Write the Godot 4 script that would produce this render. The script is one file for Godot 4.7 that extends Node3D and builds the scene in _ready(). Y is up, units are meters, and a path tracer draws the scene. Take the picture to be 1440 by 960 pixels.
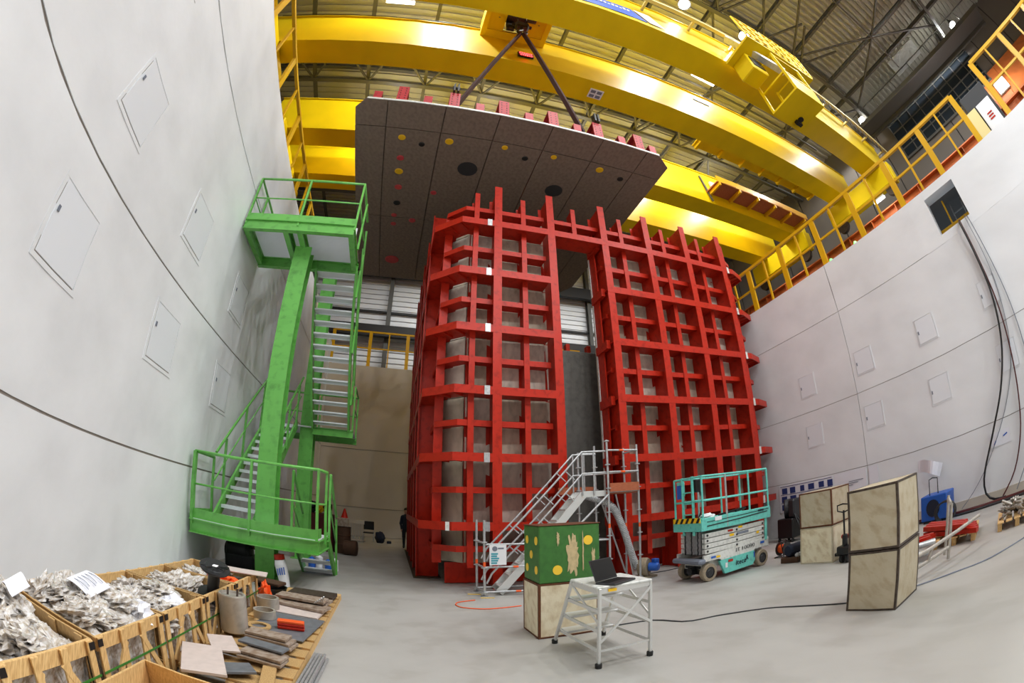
extends Node3D
# A test hall: red steel formwork, yellow bridge cranes, a green stair tower, crates, blocks and a scissor lift.
# The photograph shows the hall through an ultra wide lens that bends straight lines; the lens here keeps them straight.
# So the hall itself is built bowed: every shape is laid out in metres in a straight hall (x to the right wall, y up,
# z towards the viewer) and hall() slides it along the hall's diagonal, further the wider it lies from that diagonal.
# Everything is slid by the same smooth rule, so whatever touches goes on touching, seen from anywhere.

const HUB := Vector3(0, 1.7, 0)
const AX := Vector3(0.249015, 0.374745, -0.893061)
const UP := Vector3.UP
const XL := -3.85
const XR := 10.7

static func hall(p: Vector3) -> Vector3:
	var q := p - HUB
	var a := q.dot(AX)
	var r := q.length()
	if a >= 0.0:
		return p + AX * (sqrt(r * (r + a) * 0.5) - a)
	return p + AX * (sqrt(maxf(r * r - a * a, 0.0)) * 0.70710678 * exp(a / 8.0))

# ---------------------------------------------------------------- mesh builder
class Mb:
	var v := PackedVector3Array()
	var g := PackedByteArray()
	var c := PackedColorArray()
	func tri(a: Vector3, b: Vector3, d: Vector3, out: Vector3, s := 0) -> void:
		v.append(a)
		if (b - a).cross(d - a).dot(out) > 0.0:
			v.append(d)
			v.append(b)
		else:
			v.append(b)
			v.append(d)
		g.append(s)
	func quad(a: Vector3, b: Vector3, d: Vector3, e: Vector3, out: Vector3, s := 0) -> void:
		tri(a, b, d, out, s)
		tri(a, d, e, out, s)

var used := {}
var M := {}

func numbered(n: String) -> String:
	if used.has(n):
		used[n] += 1
		return "%s_%03d" % [n, used[n]]
	used[n] = 0
	return n

func ticks(h: float, e: float, l: float) -> PackedFloat32Array:
	var n := maxi(1, ceili(2.0 * (h - e) / l))
	var t := PackedFloat32Array()
	for i in n + 1:
		t.append(lerpf(-h + e, h - e, float(i) / n))
	return t

func step_at(p: Vector3) -> float:
	return clampf(0.11 * (p - HUB).length(), 0.25, 1.5)

func box(m: Mb, c: Vector3, s: Vector3, b := Basis(), e := 0.0) -> void:
	var h := s * 0.5
	var l := step_at(c)
	var t := [ticks(h.x, e, l), ticks(h.y, e, l), ticks(h.z, e, l)]
	for k in 3:
		var i := (k + 1) % 3
		var j := (k + 2) % 3
		for sg in [-1.0, 1.0]:
			var o := Vector3()
			o[k] = sg
			var bo: Vector3 = b * o
			for x in t[i].size() - 1:
				for y in t[j].size() - 1:
					var p := [Vector3(), Vector3(), Vector3(), Vector3()]
					for w in 4:
						p[w][k] = sg * h[k]
						p[w][i] = t[i][x + (1 if w == 1 or w == 2 else 0)]
						p[w][j] = t[j][y + (1 if w >= 2 else 0)]
						p[w] = c + b * p[w]
					m.quad(p[0], p[1], p[2], p[3], bo, 10 + k * 2 + (1 if sg > 0.0 else 0))
		if e > 0.0:
			for si in [-1.0, 1.0]:
				for sj in [-1.0, 1.0]:
					var oo := Vector3()
					oo[i] = si
					oo[j] = sj
					for x in t[k].size() - 1:
						var q := []
						for w in 4:
							var z := Vector3()
							z[k] = t[k][x + (1 if w == 1 or w == 2 else 0)]
							z[i] = si * (h[i] - (0.0 if w < 2 else e))
							z[j] = sj * (h[j] - (e if w < 2 else 0.0))
							q.append(c + b * z)
						m.quad(q[0], q[1], q[2], q[3], b * oo)
	if e > 0.0:
		for sx in [-1.0, 1.0]:
			for sy in [-1.0, 1.0]:
				for sz in [-1.0, 1.0]:
					var w := Vector3(sx, sy, sz)
					var f := h - Vector3(e, e, e)
					m.tri(c + b * (Vector3(h.x, f.y, f.z) * w), c + b * (Vector3(f.x, h.y, f.z) * w), c + b * (Vector3(f.x, f.y, h.z) * w), b * w)

func bx(m: Mb, x0: float, x1: float, y0: float, y1: float, z0: float, z1: float, e := 0.0) -> void:
	box(m, Vector3(x0 + x1, y0 + y1, z0 + z1) * 0.5, Vector3(absf(x1 - x0), absf(y1 - y0), absf(z1 - z0)), Basis(), e)

func along(a: Vector3, b: Vector3, up := UP) -> Basis:
	var x := (b - a).normalized()
	var z := x.cross(up)
	if z.length() < 0.01:
		z = x.cross(Vector3(0, 0, 1))
	z = z.normalized()
	return Basis(x, z.cross(x), z)

# a bar from a to b: w across (level), h high
func bar(m: Mb, a: Vector3, b: Vector3, w: float, h: float, up := UP, e := 0.0) -> void:
	box(m, (a + b) * 0.5, Vector3((b - a).length(), h, w), along(a, b, up), e)

func ibeam(m: Mb, a: Vector3, b: Vector3, w: float, h: float, up := UP, t := 0.02) -> void:
	var f := along(a, b, up)
	var l := (b - a).length()
	var c := (a + b) * 0.5
	box(m, c + f.y * (h - t) * 0.5, Vector3(l, t, w), f)
	box(m, c - f.y * (h - t) * 0.5, Vector3(l, t, w), f)
	box(m, c, Vector3(l, h - 2.0 * t, t), f)

func tube(m: Mb, pts: Array, r: float, n := 8, caps := true) -> void:
	var p: Array[Vector3] = []
	for i in pts.size() - 1:
		var a: Vector3 = pts[i]
		var b: Vector3 = pts[i + 1]
		var k := maxi(1, ceili((b - a).length() / step_at((a + b) * 0.5)))
		for j in k:
			p.append(a.lerp(b, float(j) / k))
	p.append(pts[-1])
	var up := Vector3(0.123, 1, 0.27).normalized()
	var rings := []
	var prev := (p[1] - p[0]).normalized()
	if absf(prev.dot(up)) > 0.95:
		up = Vector3(1, 0.1, 0.2).normalized()
	var u := prev.cross(up).normalized()
	for i in p.size():
		var d := prev
		if i < p.size() - 1 and i > 0:
			d = ((p[i + 1] - p[i]).normalized() + (p[i] - p[i - 1]).normalized()).normalized()
		elif i > 0:
			d = (p[i] - p[i - 1]).normalized()
		u = (u - d * u.dot(d)).normalized()
		var w := d.cross(u)
		var ring := []
		for k in n:
			var t := TAU * k / n
			ring.append(p[i] + (u * cos(t) + w * sin(t)) * r)
		rings.append(ring)
		prev = d
	for i in p.size() - 1:
		for k in n:
			var k2 := (k + 1) % n
			m.quad(rings[i][k], rings[i][k2], rings[i + 1][k2], rings[i + 1][k], rings[i][k] + rings[i][k2] - p[i] * 2.0, 1)
	if caps:
		for k in n:
			m.tri(p[0], rings[0][k], rings[0][(k + 1) % n], p[0] - p[1])
			m.tri(p[-1], rings[-1][k], rings[-1][(k + 1) % n], p[-1] - p[-2])

# turned shape: prof is [radius, height] pairs along axis d
func lathe(m: Mb, o: Vector3, d: Vector3, prof: Array, n := 16) -> void:
	d = d.normalized()
	var u := d.cross(Vector3(0.3, 0.2, 0.93)).normalized()
	var w := d.cross(u)
	for i in prof.size() - 1:
		var r0: float = prof[i][0]
		var r1: float = prof[i + 1][0]
		var a: Vector3 = o + d * prof[i][1]
		var b: Vector3 = o + d * prof[i + 1][1]
		for k in n:
			var c0 := u * cos(TAU * k / n) + w * sin(TAU * k / n)
			var c1 := u * cos(TAU * (k + 1) / n) + w * sin(TAU * (k + 1) / n)
			var nn := (c0 + c1) * (b - a).dot(d) - d * (r1 - r0) * 2.0
			if r0 > 0.0:
				m.tri(a + c0 * r0, a + c1 * r0, b + c1 * r1, nn, 2 + i % 200 if absf(r1 - r0) < absf(b.distance_to(a)) else 0)
			if r1 > 0.0:
				m.tri(a + c0 * r0, b + c1 * r1, b + c0 * r1, nn, 2 + i % 200 if absf(r1 - r0) < absf(b.distance_to(a)) else 0)

# outline in the plane (u, w) at o, drawn out along d
func prism(m: Mb, o: Vector3, u: Vector3, w: Vector3, poly: PackedVector2Array, d: Vector3) -> void:
	var idx := Geometry2D.triangulate_polygon(poly)
	var cen := Vector2()
	for q in poly:
		cen += q / poly.size()
	var at := func(q: Vector2) -> Vector3: return o + u * q.x + w * q.y
	for i in range(0, idx.size(), 3):
		var a: Vector3 = at.call(poly[idx[i]])
		var b: Vector3 = at.call(poly[idx[i + 1]])
		var c: Vector3 = at.call(poly[idx[i + 2]])
		m.tri(a, b, c, -d)
		m.tri(a + d, b + d, c + d, d)
	var cw := Geometry2D.is_polygon_clockwise(poly)
	for i in poly.size():
		var a2 := poly[i]
		var b2 := poly[(i + 1) % poly.size()]
		var nn := Vector2(b2.y - a2.y, a2.x - b2.x) * (-1.0 if cw else 1.0)
		var a3: Vector3 = at.call(a2)
		var b3: Vector3 = at.call(b2)
		m.quad(a3, b3, b3 + d, a3 + d, u * nn.x + w * nn.y)

# plan outline (x, z) between two heights
func plan(m: Mb, poly: PackedVector2Array, y0: float, y1: float) -> void:
	prism(m, Vector3(0, y0, 0), Vector3(1, 0, 0), Vector3(0, 0, 1), poly, Vector3(0, y1 - y0, 0))

# a path in plan, cut into short steps so that it can bow
func steps(path: Array, l: float) -> PackedVector2Array:
	var o := PackedVector2Array()
	for i in path.size() - 1:
		var a: Vector2 = path[i]
		var b: Vector2 = path[i + 1]
		var n := maxi(1, ceili(a.distance_to(b) / l))
		for k in n:
			o.append(a.lerp(b, float(k) / n))
	o.append(path[-1])
	return o

# band between two plan paths of the same number of corners
func band(m: Mb, outer: Array, inner: Array, y0: float, y1: float) -> void:
	for i in outer.size() - 1:
		var a: Vector2 = outer[i]
		var b: Vector2 = outer[i + 1]
		var c: Vector2 = inner[i]
		var d: Vector2 = inner[i + 1]
		var n := maxi(1, ceili(a.distance_to(b) / 0.8))
		for k in n:
			var f0 := float(k) / n
			var f1 := float(k + 1) / n
			var q := [a.lerp(b, f0), a.lerp(b, f1), c.lerp(d, f1), c.lerp(d, f0)]
			var lo := []
			var hi := []
			for p in q:
				lo.append(Vector3(p.x, y0, p.y))
				hi.append(Vector3(p.x, y1, p.y))
			m.quad(lo[0], lo[1], lo[2], lo[3], Vector3.DOWN)
			m.quad(hi[0], hi[1], hi[2], hi[3], UP)
			m.quad(lo[0], lo[1], hi[1], hi[0], lo[0] - lo[3])
			m.quad(lo[3], lo[2], hi[2], hi[3], lo[3] - lo[0])
			if k == 0 and i == 0:
				m.quad(lo[0], lo[3], hi[3], hi[0], lo[0] - lo[1])
			if k == n - 1 and i == outer.size() - 2:
				m.quad(lo[1], lo[2], hi[2], hi[1], lo[1] - lo[0])

# crumpled lump
func lump(m: Mb, c: Vector3, s: Vector3, sd: int, n := 12, crumple := 0.3, smooth := 0, crinkle := 0.0, turn := Basis()) -> void:
	var f := FastNoiseLite.new()
	f.seed = sd
	f.frequency = 0.9
	f.fractal_octaves = 3
	var fr := FastNoiseLite.new()
	fr.seed = sd + 50
	fr.frequency = 2.2
	fr.fractal_type = FastNoiseLite.FRACTAL_RIDGED
	fr.fractal_octaves = 3
	var at := func(i: int, j: int) -> Vector3:
		var th := PI * i / n
		var ph := TAU * (j % (2 * n)) / (2.0 * n)
		var d := Vector3(sin(th) * cos(ph), cos(th), sin(th) * sin(ph))
		return c + turn * (d * s) * (1.0 + crumple * 1.6 * f.get_noise_3dv(d * 2.2 + Vector3(sd, 0, 0)) + (crinkle * fr.get_noise_3dv(d * 1.3 + Vector3(0, sd, 0)) if crinkle > 0.0 else 0.0))
	for i in n:
		for j in 2 * n:
			var a: Vector3 = at.call(i, j)
			var b: Vector3 = at.call(i, j + 1)
			var e: Vector3 = at.call(i + 1, j + 1)
			var g: Vector3 = at.call(i + 1, j)
			var out := (a + e) * 0.5 - c
			if i > 0:
				m.tri(a, b, e, out, smooth)
			if i < n - 1:
				m.tri(a, e, g, out, smooth)

# thin sheet through a grid function f(u, v) with thickness t along d
func sheet(m: Mb, f: Callable, nu: int, nv: int, d: Vector3) -> void:
	for i in nu:
		for j in nv:
			var a: Vector3 = f.call(float(i) / nu, float(j) / nv)
			var b: Vector3 = f.call(float(i + 1) / nu, float(j) / nv)
			var c: Vector3 = f.call(float(i + 1) / nu, float(j + 1) / nv)
			var e: Vector3 = f.call(float(i) / nu, float(j + 1) / nv)
			m.quad(a, b, c, e, d)
			m.quad(a - d, b - d, c - d, e - d, -d)
			if i == 0:
				m.quad(a, e, e - d, a - d, a - b)
			if i == nu - 1:
				m.quad(b, c, c - d, b - d, b - a)
			if j == 0:
				m.quad(a, b, b - d, a - d, a - e)
			if j == nv - 1:
				m.quad(e, c, c - d, e - d, e - a)

# raised lettering: origin, direction of writing, up, height of the letters
func letters(m: Mb, txt: String, o: Vector3, dir: Vector3, up: Vector3, h: float, bold := true, wide := 1.0) -> void:
	var tm := TextMesh.new()
	var sf := SystemFont.new()
	sf.font_names = PackedStringArray(["Droid Sans"])
	sf.font_weight = 700 if bold else 400
	tm.font = sf
	tm.text = txt
	tm.font_size = 32
	tm.pixel_size = 0.01
	tm.depth = 0.02
	tm.horizontal_alignment = HORIZONTAL_ALIGNMENT_LEFT
	tm.vertical_alignment = VERTICAL_ALIGNMENT_BOTTOM
	var a := tm.get_mesh_arrays()
	var vs: PackedVector3Array = a[Mesh.ARRAY_VERTEX]
	var ix: PackedInt32Array = a[Mesh.ARRAY_INDEX]
	var box3 := tm.get_aabb()
	var k := h / box3.size.y
	var n := dir.cross(up).normalized()
	var order := range(vs.size()) if ix.is_empty() else Array(ix)
	for i in range(0, order.size(), 3):
		var q := []
		for w in 3:
			var p: Vector3 = vs[order[i + w]] - Vector3(box3.position.x, box3.position.y, 0)
			q.append(o + dir * p.x * k * wide + up * p.y * k + n * (p.z * 0.2 + 0.002))
		m.v.append(q[0])
		m.v.append(q[1])
		m.v.append(q[2])
		m.g.append(0)

# ---------------------------------------------------------------- nodes
func obj(called: String, m: Mb, mt: Material, parent: Node3D = null, kind := "") -> MeshInstance3D:
	var st := SurfaceTool.new()
	st.begin(Mesh.PRIMITIVE_TRIANGLES)
	var o := parent.global_position if parent else Vector3()
	var tinted := m.c.size() == m.v.size() and m.c.size() > 0
	var last := Vector3()
	var sum := Vector3()
	var pts := PackedVector3Array()
	for p in m.v:
		pts.append(hall(p))
	if parent == null:
		var lo := pts[0]
		var hi := pts[0]
		for p in pts:
			lo = lo.min(p)
			hi = hi.max(p)
		o = Vector3((lo.x + hi.x) * 0.5, lo.y, (lo.z + hi.z) * 0.5)
	for i in m.g.size():
		st.set_smooth_group(-1 if m.g[i] == 0 else m.g[i])
		for k in 3:
			if tinted:
				st.set_color(m.c[i * 3 + k])
			st.add_vertex(pts[i * 3 + k] - o)
	st.generate_normals()
	var n := MeshInstance3D.new()
	n.mesh = st.commit()
	n.material_override = mt
	if parent:
		n.name = called
		parent.add_child(n, true)
	else:
		n.name = numbered(called)
		add_child(n)
		n.position = o
	if kind:
		n.set_meta("kind", kind)
	return n

func tag(n: Node3D, label: String, category: String, group := "", kind := "") -> Node3D:
	n.set_meta("label", label)
	n.set_meta("category", category)
	if group:
		n.set_meta("group", group)
	if kind:
		n.set_meta("kind", kind)
	return n

func thing(called: String, label: String, category: String, at: Vector3, group := "") -> Node3D:
	var n := Node3D.new()
	n.name = numbered(called)
	add_child(n)
	n.position = hall(at)
	return tag(n, label, category, group)

func struct(called: String, at: Vector3) -> Node3D:
	var n := Node3D.new()
	n.name = numbered(called)
	add_child(n)
	n.position = hall(at)
	n.set_meta("kind", "structure")
	return n

# ---------------------------------------------------------------- materials
func ntex(sd: int, fr: float, offs: Array, cols: Array, oct := 5, size := 512) -> NoiseTexture2D:
	var f := FastNoiseLite.new()
	f.seed = sd
	f.frequency = fr
	f.fractal_octaves = oct
	var t := NoiseTexture2D.new()
	t.width = size
	t.height = size
	t.seamless = true
	t.noise = f
	var gr := Gradient.new()
	gr.offsets = PackedFloat32Array(offs)
	gr.colors = PackedColorArray(cols)
	t.color_ramp = gr
	return t

func grey(x: float) -> Color:
	return Color(x, x, x)

func mat(called: String, col: Color, rough: float, metal := 0.0, tex: Texture2D = null, scale := Vector3.ONE, bump: Texture2D = null, bump_cm := 0.3) -> StandardMaterial3D:
	var m := StandardMaterial3D.new()
	m.resource_name = called
	m.albedo_color = col
	m.roughness = rough
	m.metallic = metal
	if tex:
		m.albedo_texture = tex
	if tex or bump:
		m.uv1_triplanar = true
		m.uv1_world_triplanar = true
		m.uv1_scale = scale
	if bump:
		m.heightmap_enabled = true
		m.heightmap_texture = bump
		m.heightmap_scale = bump_cm
	M[called] = m
	return m

func glow(called: String, col: Color, e: float) -> StandardMaterial3D:
	var m := mat(called, Color(0.9, 0.9, 0.9), 0.4)
	m.emission_enabled = true
	m.emission = col
	m.emission_energy_multiplier = e
	return m

func materials() -> void:
	var soft := ntex(3, 0.006, [0.0, 0.5, 1.0], [grey(0.93), grey(0.97), grey(1.0)], 5)
	var mottle := ntex(5, 0.012, [0.0, 0.35, 0.6, 1.0], [grey(0.80), grey(0.90), grey(0.96), grey(1.0)], 6)
	var floor_t := ntex(9, 0.007, [0.0, 0.3, 0.45, 0.65, 1.0], [Color(0.90, 0.895, 0.885), Color(0.94, 0.935, 0.93), grey(0.97), grey(0.985), grey(1.0)], 6, 1024)
	var fine := ntex(11, 0.06, [0.0, 1.0], [grey(0.0), grey(1.0)], 4)
	var grime := ntex(13, 0.011, [0.0, 0.38, 0.52, 1.0], [Color(0.82, 0.76, 0.68), Color(0.92, 0.89, 0.85), Color(0.97, 0.96, 0.94), grey(1.0)], 6)
	var rusty := ntex(17, 0.014, [0.0, 0.4, 0.55, 1.0], [Color(0.68, 0.58, 0.5), Color(0.84, 0.79, 0.74), Color(0.93, 0.9, 0.88), grey(1.0)], 6)
	var woodt := ntex(19, 0.018, [0.0, 0.45, 0.75, 1.0], [Color(0.74, 0.66, 0.55), Color(0.89, 0.84, 0.77), Color(0.96, 0.94, 0.9), grey(1.0)], 4)
	var plastic := ntex(23, 0.02, [0.0, 0.35, 0.5, 0.7, 1.0], [Color(0.60, 0.52, 0.42), Color(0.78, 0.73, 0.66), Color(0.90, 0.89, 0.88), Color(0.97, 0.98, 1.0), grey(1.0)], 4)
	var worn := ntex(29, 0.02, [0.0, 0.3, 0.42, 1.0], [grey(0.75), grey(0.9), grey(0.98), grey(1.0)], 5)
	mat("wall_paint", Color(0.925, 0.93, 0.94), 0.75, 0.0, soft, Vector3.ONE * 0.22, fine, 0.12)
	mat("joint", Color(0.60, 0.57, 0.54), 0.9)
	mat("panel_white", Color(0.90, 0.91, 0.93), 0.5)
	mat("back_wall", Color(0.80, 0.76, 0.70), 0.85, 0.0, soft, Vector3.ONE * 0.12)
	mat("floor", Color(0.695, 0.685, 0.665), 0.55, 0.0, floor_t, Vector3.ONE * 0.16, fine, 0.1)
	mat("deck", Color(0.72, 0.71, 0.67), 0.6)
	mat("roof_steel", Color(0.33, 0.32, 0.3), 0.6)
	mat("dark_steel", Color(0.13, 0.115, 0.105), 0.6)
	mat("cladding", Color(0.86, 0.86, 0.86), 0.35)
	mat("outer_wall", Color(0.42, 0.39, 0.36), 0.7)
	mat("runway", Color(0.80, 0.43, 0.19), 0.6, 0.0, mottle, Vector3.ONE * 0.3)
	mat("yellow", Color(0.92, 0.79, 0.05), 0.48, 0.0, soft, Vector3.ONE * 0.2)
	M.yellow.metallic_specular = 0.28
	mat("rail_yellow", Color(0.86, 0.66, 0.05), 0.4)
	mat("pale_yellow", Color(0.83, 0.76, 0.5), 0.45)
	mat("red", Color(0.71, 0.155, 0.08), 0.42, 0.0, worn, Vector3.ONE * 0.5)
	M.red.metallic_specular = 0.35
	mat("red_old", Color(0.72, 0.22, 0.24), 0.5, 0.0, worn, Vector3.ONE * 0.8)
	mat("green", Color(0.42, 0.71, 0.33), 0.38, 0.0, worn, Vector3.ONE * 0.4)
	mat("galvanised", Color(0.78, 0.785, 0.79), 0.42, 0.5, mottle, Vector3.ONE * 2.0)
	mat("aluminium", Color(0.84, 0.84, 0.83), 0.4, 0.4)
	mat("grating", Color(0.88, 0.89, 0.91), 0.5, 0.0)
	mat("form_face", Color(0.78, 0.74, 0.66), 0.8, 0.0, mottle, Vector3(0.9, 0.5, 0.9))
	mat("form_pale", Color(0.86, 0.83, 0.77), 0.8, 0.0, mottle, Vector3(0.9, 0.5, 0.9))
	mat("grey_concrete", Color(0.42, 0.41, 0.39), 0.85, 0.0, mottle, Vector3.ONE * 0.7, fine, 0.6)
	mat("lid_steel", Color(0.48, 0.41, 0.36), 0.6, 0.0, mottle, Vector3.ONE * 1.3)
	mat("turquoise", Color(0.42, 0.80, 0.75), 0.4, 0.0, worn, Vector3.ONE)
	mat("white_paint", Color(0.85, 0.85, 0.83), 0.45, 0.0, worn, Vector3.ONE)
	mat("black", Color(0.06, 0.06, 0.065), 0.5)
	mat("charcoal", Color(0.15, 0.15, 0.16), 0.55)
	mat("rubber", Color(0.10, 0.10, 0.10), 0.8)
	mat("tyre", Color(0.62, 0.56, 0.47), 0.85, 0.0, mottle, Vector3.ONE * 4.0)
	mat("white", Color(0.9, 0.9, 0.91), 0.6)
	mat("paper", Color(0.9, 0.9, 0.93), 0.8)
	mat("ink_blue", Color(0.16, 0.22, 0.45), 0.7)
	mat("ink_grey", Color(0.45, 0.47, 0.52), 0.8)
	mat("ink_teal", Color(0.25, 0.62, 0.68), 0.8)
	mat("blue", Color(0.13, 0.36, 0.72), 0.45)
	mat("banner_blue", Color(0.17, 0.35, 0.75), 0.5)
	mat("navy", Color(0.09, 0.12, 0.2), 0.8)
	mat("orange", Color(0.93, 0.36, 0.12), 0.6)
	mat("orange_board", Color(0.72, 0.42, 0.3), 0.7, 0.0, woodt, Vector3(0.6, 6.0, 6.0))
	mat("die_green", Color(0.24, 0.46, 0.19), 0.5, 0.0, mottle, Vector3.ONE * 1.4)
	mat("die_yellow", Color(0.95, 0.78, 0.22), 0.5)
	mat("bare_patch", Color(0.82, 0.73, 0.55), 0.7, 0.0, mottle, Vector3.ONE * 2.5)
	mat("block", Color(0.92, 0.88, 0.78), 0.7, 0.0, grime, Vector3.ONE * 0.9, fine, 0.2)
	mat("block_grey", Color(0.76, 0.72, 0.63), 0.75, 0.0, grime, Vector3.ONE * 0.8, fine, 0.2)
	mat("rust", Color(0.40, 0.22, 0.11), 0.8, 0.0, mottle, Vector3.ONE * 3.0)
	mat("iron", Color(0.33, 0.29, 0.26), 0.6, 0.3, rusty, Vector3.ONE * 2.0)
	mat("wood", Color(0.93, 0.80, 0.58), 0.7, 0.0, woodt, Vector3(7.0, 1.2, 7.0))
	mat("wood_old", Color(0.80, 0.68, 0.48), 0.75, 0.0, woodt, Vector3(7.0, 1.2, 7.0))
	mat("board_grey", Color(0.66, 0.61, 0.56), 0.75, 0.0, rusty, Vector3.ONE * 1.5)
	mat("board_pale", Color(0.82, 0.76, 0.73), 0.8, 0.0, soft, Vector3.ONE * 3.0)
	mat("board_slate", Color(0.44, 0.45, 0.47), 0.6, 0.0, mottle, Vector3.ONE * 1.5)
	mat("plastic", Color(0.90, 0.885, 0.87), 0.3, 0.0, plastic, Vector3.ONE * 2.6)
	mat("plastic_white", Color(0.93, 0.93, 0.95), 0.25)
	mat("strap", Color(0.16, 0.45, 0.13), 0.5)
	mat("tube_steel", Color(0.74, 0.71, 0.67), 0.45, 0.3, mottle, Vector3.ONE * 1.6)
	mat("dark_red", Color(0.33, 0.08, 0.07), 0.6, 0.0, mottle, Vector3.ONE)
	mat("brown", Color(0.30, 0.19, 0.11), 0.8, 0.0, mottle, Vector3.ONE)
	mat("sling", Color(0.24, 0.12, 0.10), 0.8)
	mat("slate_pane", Color(0.13, 0.16, 0.19), 0.25)
	mat("skin", Color(0.72, 0.5, 0.4), 0.6)
	mat("hazard_black", Color(0.05, 0.05, 0.05), 0.6)
	mat("hazard_yellow", Color(0.95, 0.75, 0.05), 0.5)
	glow("lamp_glow", Color(1.0, 1.0, 1.0), 16.0)
	glow("tube_glow", Color(1.0, 1.0, 1.0), 3.0)
	glow("red_led", Color(1.0, 0.12, 0.16), 4.0)
	glow("green_led", Color(0.2, 1.0, 0.3), 1.5)

# ---------------------------------------------------------------- the scene
func _ready() -> void:
	var cam := Camera3D.new()
	cam.name = "camera"
	add_child(cam)
	cam.fov = 75.49
	cam.near = 0.05
	cam.far = 200.0
	cam.transform = Transform3D(Basis(Vector3(0.964102, -0.008146, 0.265405), Vector3(-0.092184, 0.927092, 0.363321), Vector3(-0.249015, -0.374745, 0.893061)), HUB)
	cam.current = true
	var we := WorldEnvironment.new()
	we.name = "surroundings"
	var e := Environment.new()
	e.background_mode = Environment.BG_COLOR
	e.background_color = Color(0.5, 0.55, 0.6)
	e.tonemap_mode = Environment.TONE_MAPPER_LINEAR
	e.tonemap_exposure = 1.0
	e.sdfgi_enabled = true
	e.ssao_enabled = true
	e.ssil_enabled = true
	we.environment = e
	add_child(we)
	materials()
	lamps()
	shell()
	roof()
	cranes()
	formwork()
	lid()
	stair_tower()
	galleries()
	floor_objects()
	scaffold()
	lift()
	right_side()
	crates()
	back_corner()

const LAMP_E := 56.0

func lamp(at: Vector3, label: String, e: float, group := "", ceiling_fill := 0.0) -> void:
	var t := thing("high_bay_lamp", label, "lamp", at, group)
	var m := Mb.new()
	lathe(m, at, UP, [[0.06, 0.62], [0.07, 0.4], [0.16, 0.36], [0.2, 0.2], [0.34, 0.02], [0.33, 0.0], [0.31, 0.02], [0.17, 0.19], [0.0, 0.2]], 14)
	obj("housing", m, M.roof_steel, t)
	m = Mb.new()
	lathe(m, at, UP, [[0.0, 0.03], [0.2, 0.035], [0.29, 0.06], [0.0, 0.07]], 14)
	obj("lens", m, M.lamp_glow, t)
	m = Mb.new()
	tube(m, [at + UP * 0.6, at + UP * 1.45], 0.02, 6)
	obj("hanger", m, M.roof_steel, t)
	var l := SpotLight3D.new()
	l.name = "high_bay_light"
	l.rotation_degrees = Vector3(-90, 0, 0)
	l.spot_angle = 86.0
	l.spot_angle_attenuation = 0.4
	l.position = hall(at - UP * 0.12) - t.position
	l.light_energy = e
	l.light_color = Color(0.98, 0.995, 1.0)
	l.light_size = 0.3
	l.spot_range = 80.0
	l.spot_attenuation = 2.0
	l.shadow_enabled = true
	t.add_child(l)
	if ceiling_fill > 0.0:  # extra light added above the housing to brighten the ceiling
		var o := OmniLight3D.new()
		o.name = "added_ceiling_fill"
		o.position = hall(at + UP * 0.75) - t.position
		o.light_energy = e * ceiling_fill
		o.light_color = Color(0.98, 0.995, 1.0)
		o.light_size = 0.3
		o.omni_range = 80.0
		o.omni_attenuation = 2.0
		o.shadow_enabled = true
		t.add_child(o)

func lamps() -> void:
	for x in [-1.4]:
		lamp(Vector3(x, 21, -4.85), "round high bay lamp over the near girder, above the picture", LAMP_E * 1.7, "high bay lamps over the near girder", 0.05)
	lamp(Vector3(9.6, 21, -4.85), "glowing round high bay lamp at the top edge, leftmost of those in view", LAMP_E)
	lamp(Vector3(13.26, 21, -4.85), "glowing round high bay lamp directly above the left end of the yellow trolley", LAMP_E)
	lamp(Vector3(24.3, 21, -4.75), "glowing round high bay lamp above the right end of the near girder", LAMP_E)
	lamp(Vector3(24.35, 21, 6.25), "glowing round high bay lamp in the top right corner by the dark windows", LAMP_E)
	for r in [[6.25, 0.7], [16.0, 1.5], [26.0, 2.2]]:
		for x in [-1.5, 3.5, 8.5, 13.5, 18.5]:
			lamp(Vector3(x, 21, r[0]), "round high bay lamp in the part of the hall behind the viewer", LAMP_E * r[1], "high bay lamps behind the viewer")
	for x in [-2.0, 3.0, 8.0, 13.0, 18.0]:
		lamp(Vector3(x, 19.4, -14.75), "round high bay lamp hung between the two far girders", LAMP_E * 0.5, "high bay lamps between the far girders", 0.07)

func slab(called: String, m: Mb, mt: Material, parent: Node3D) -> void:
	obj(called, m, mt, parent)

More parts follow.
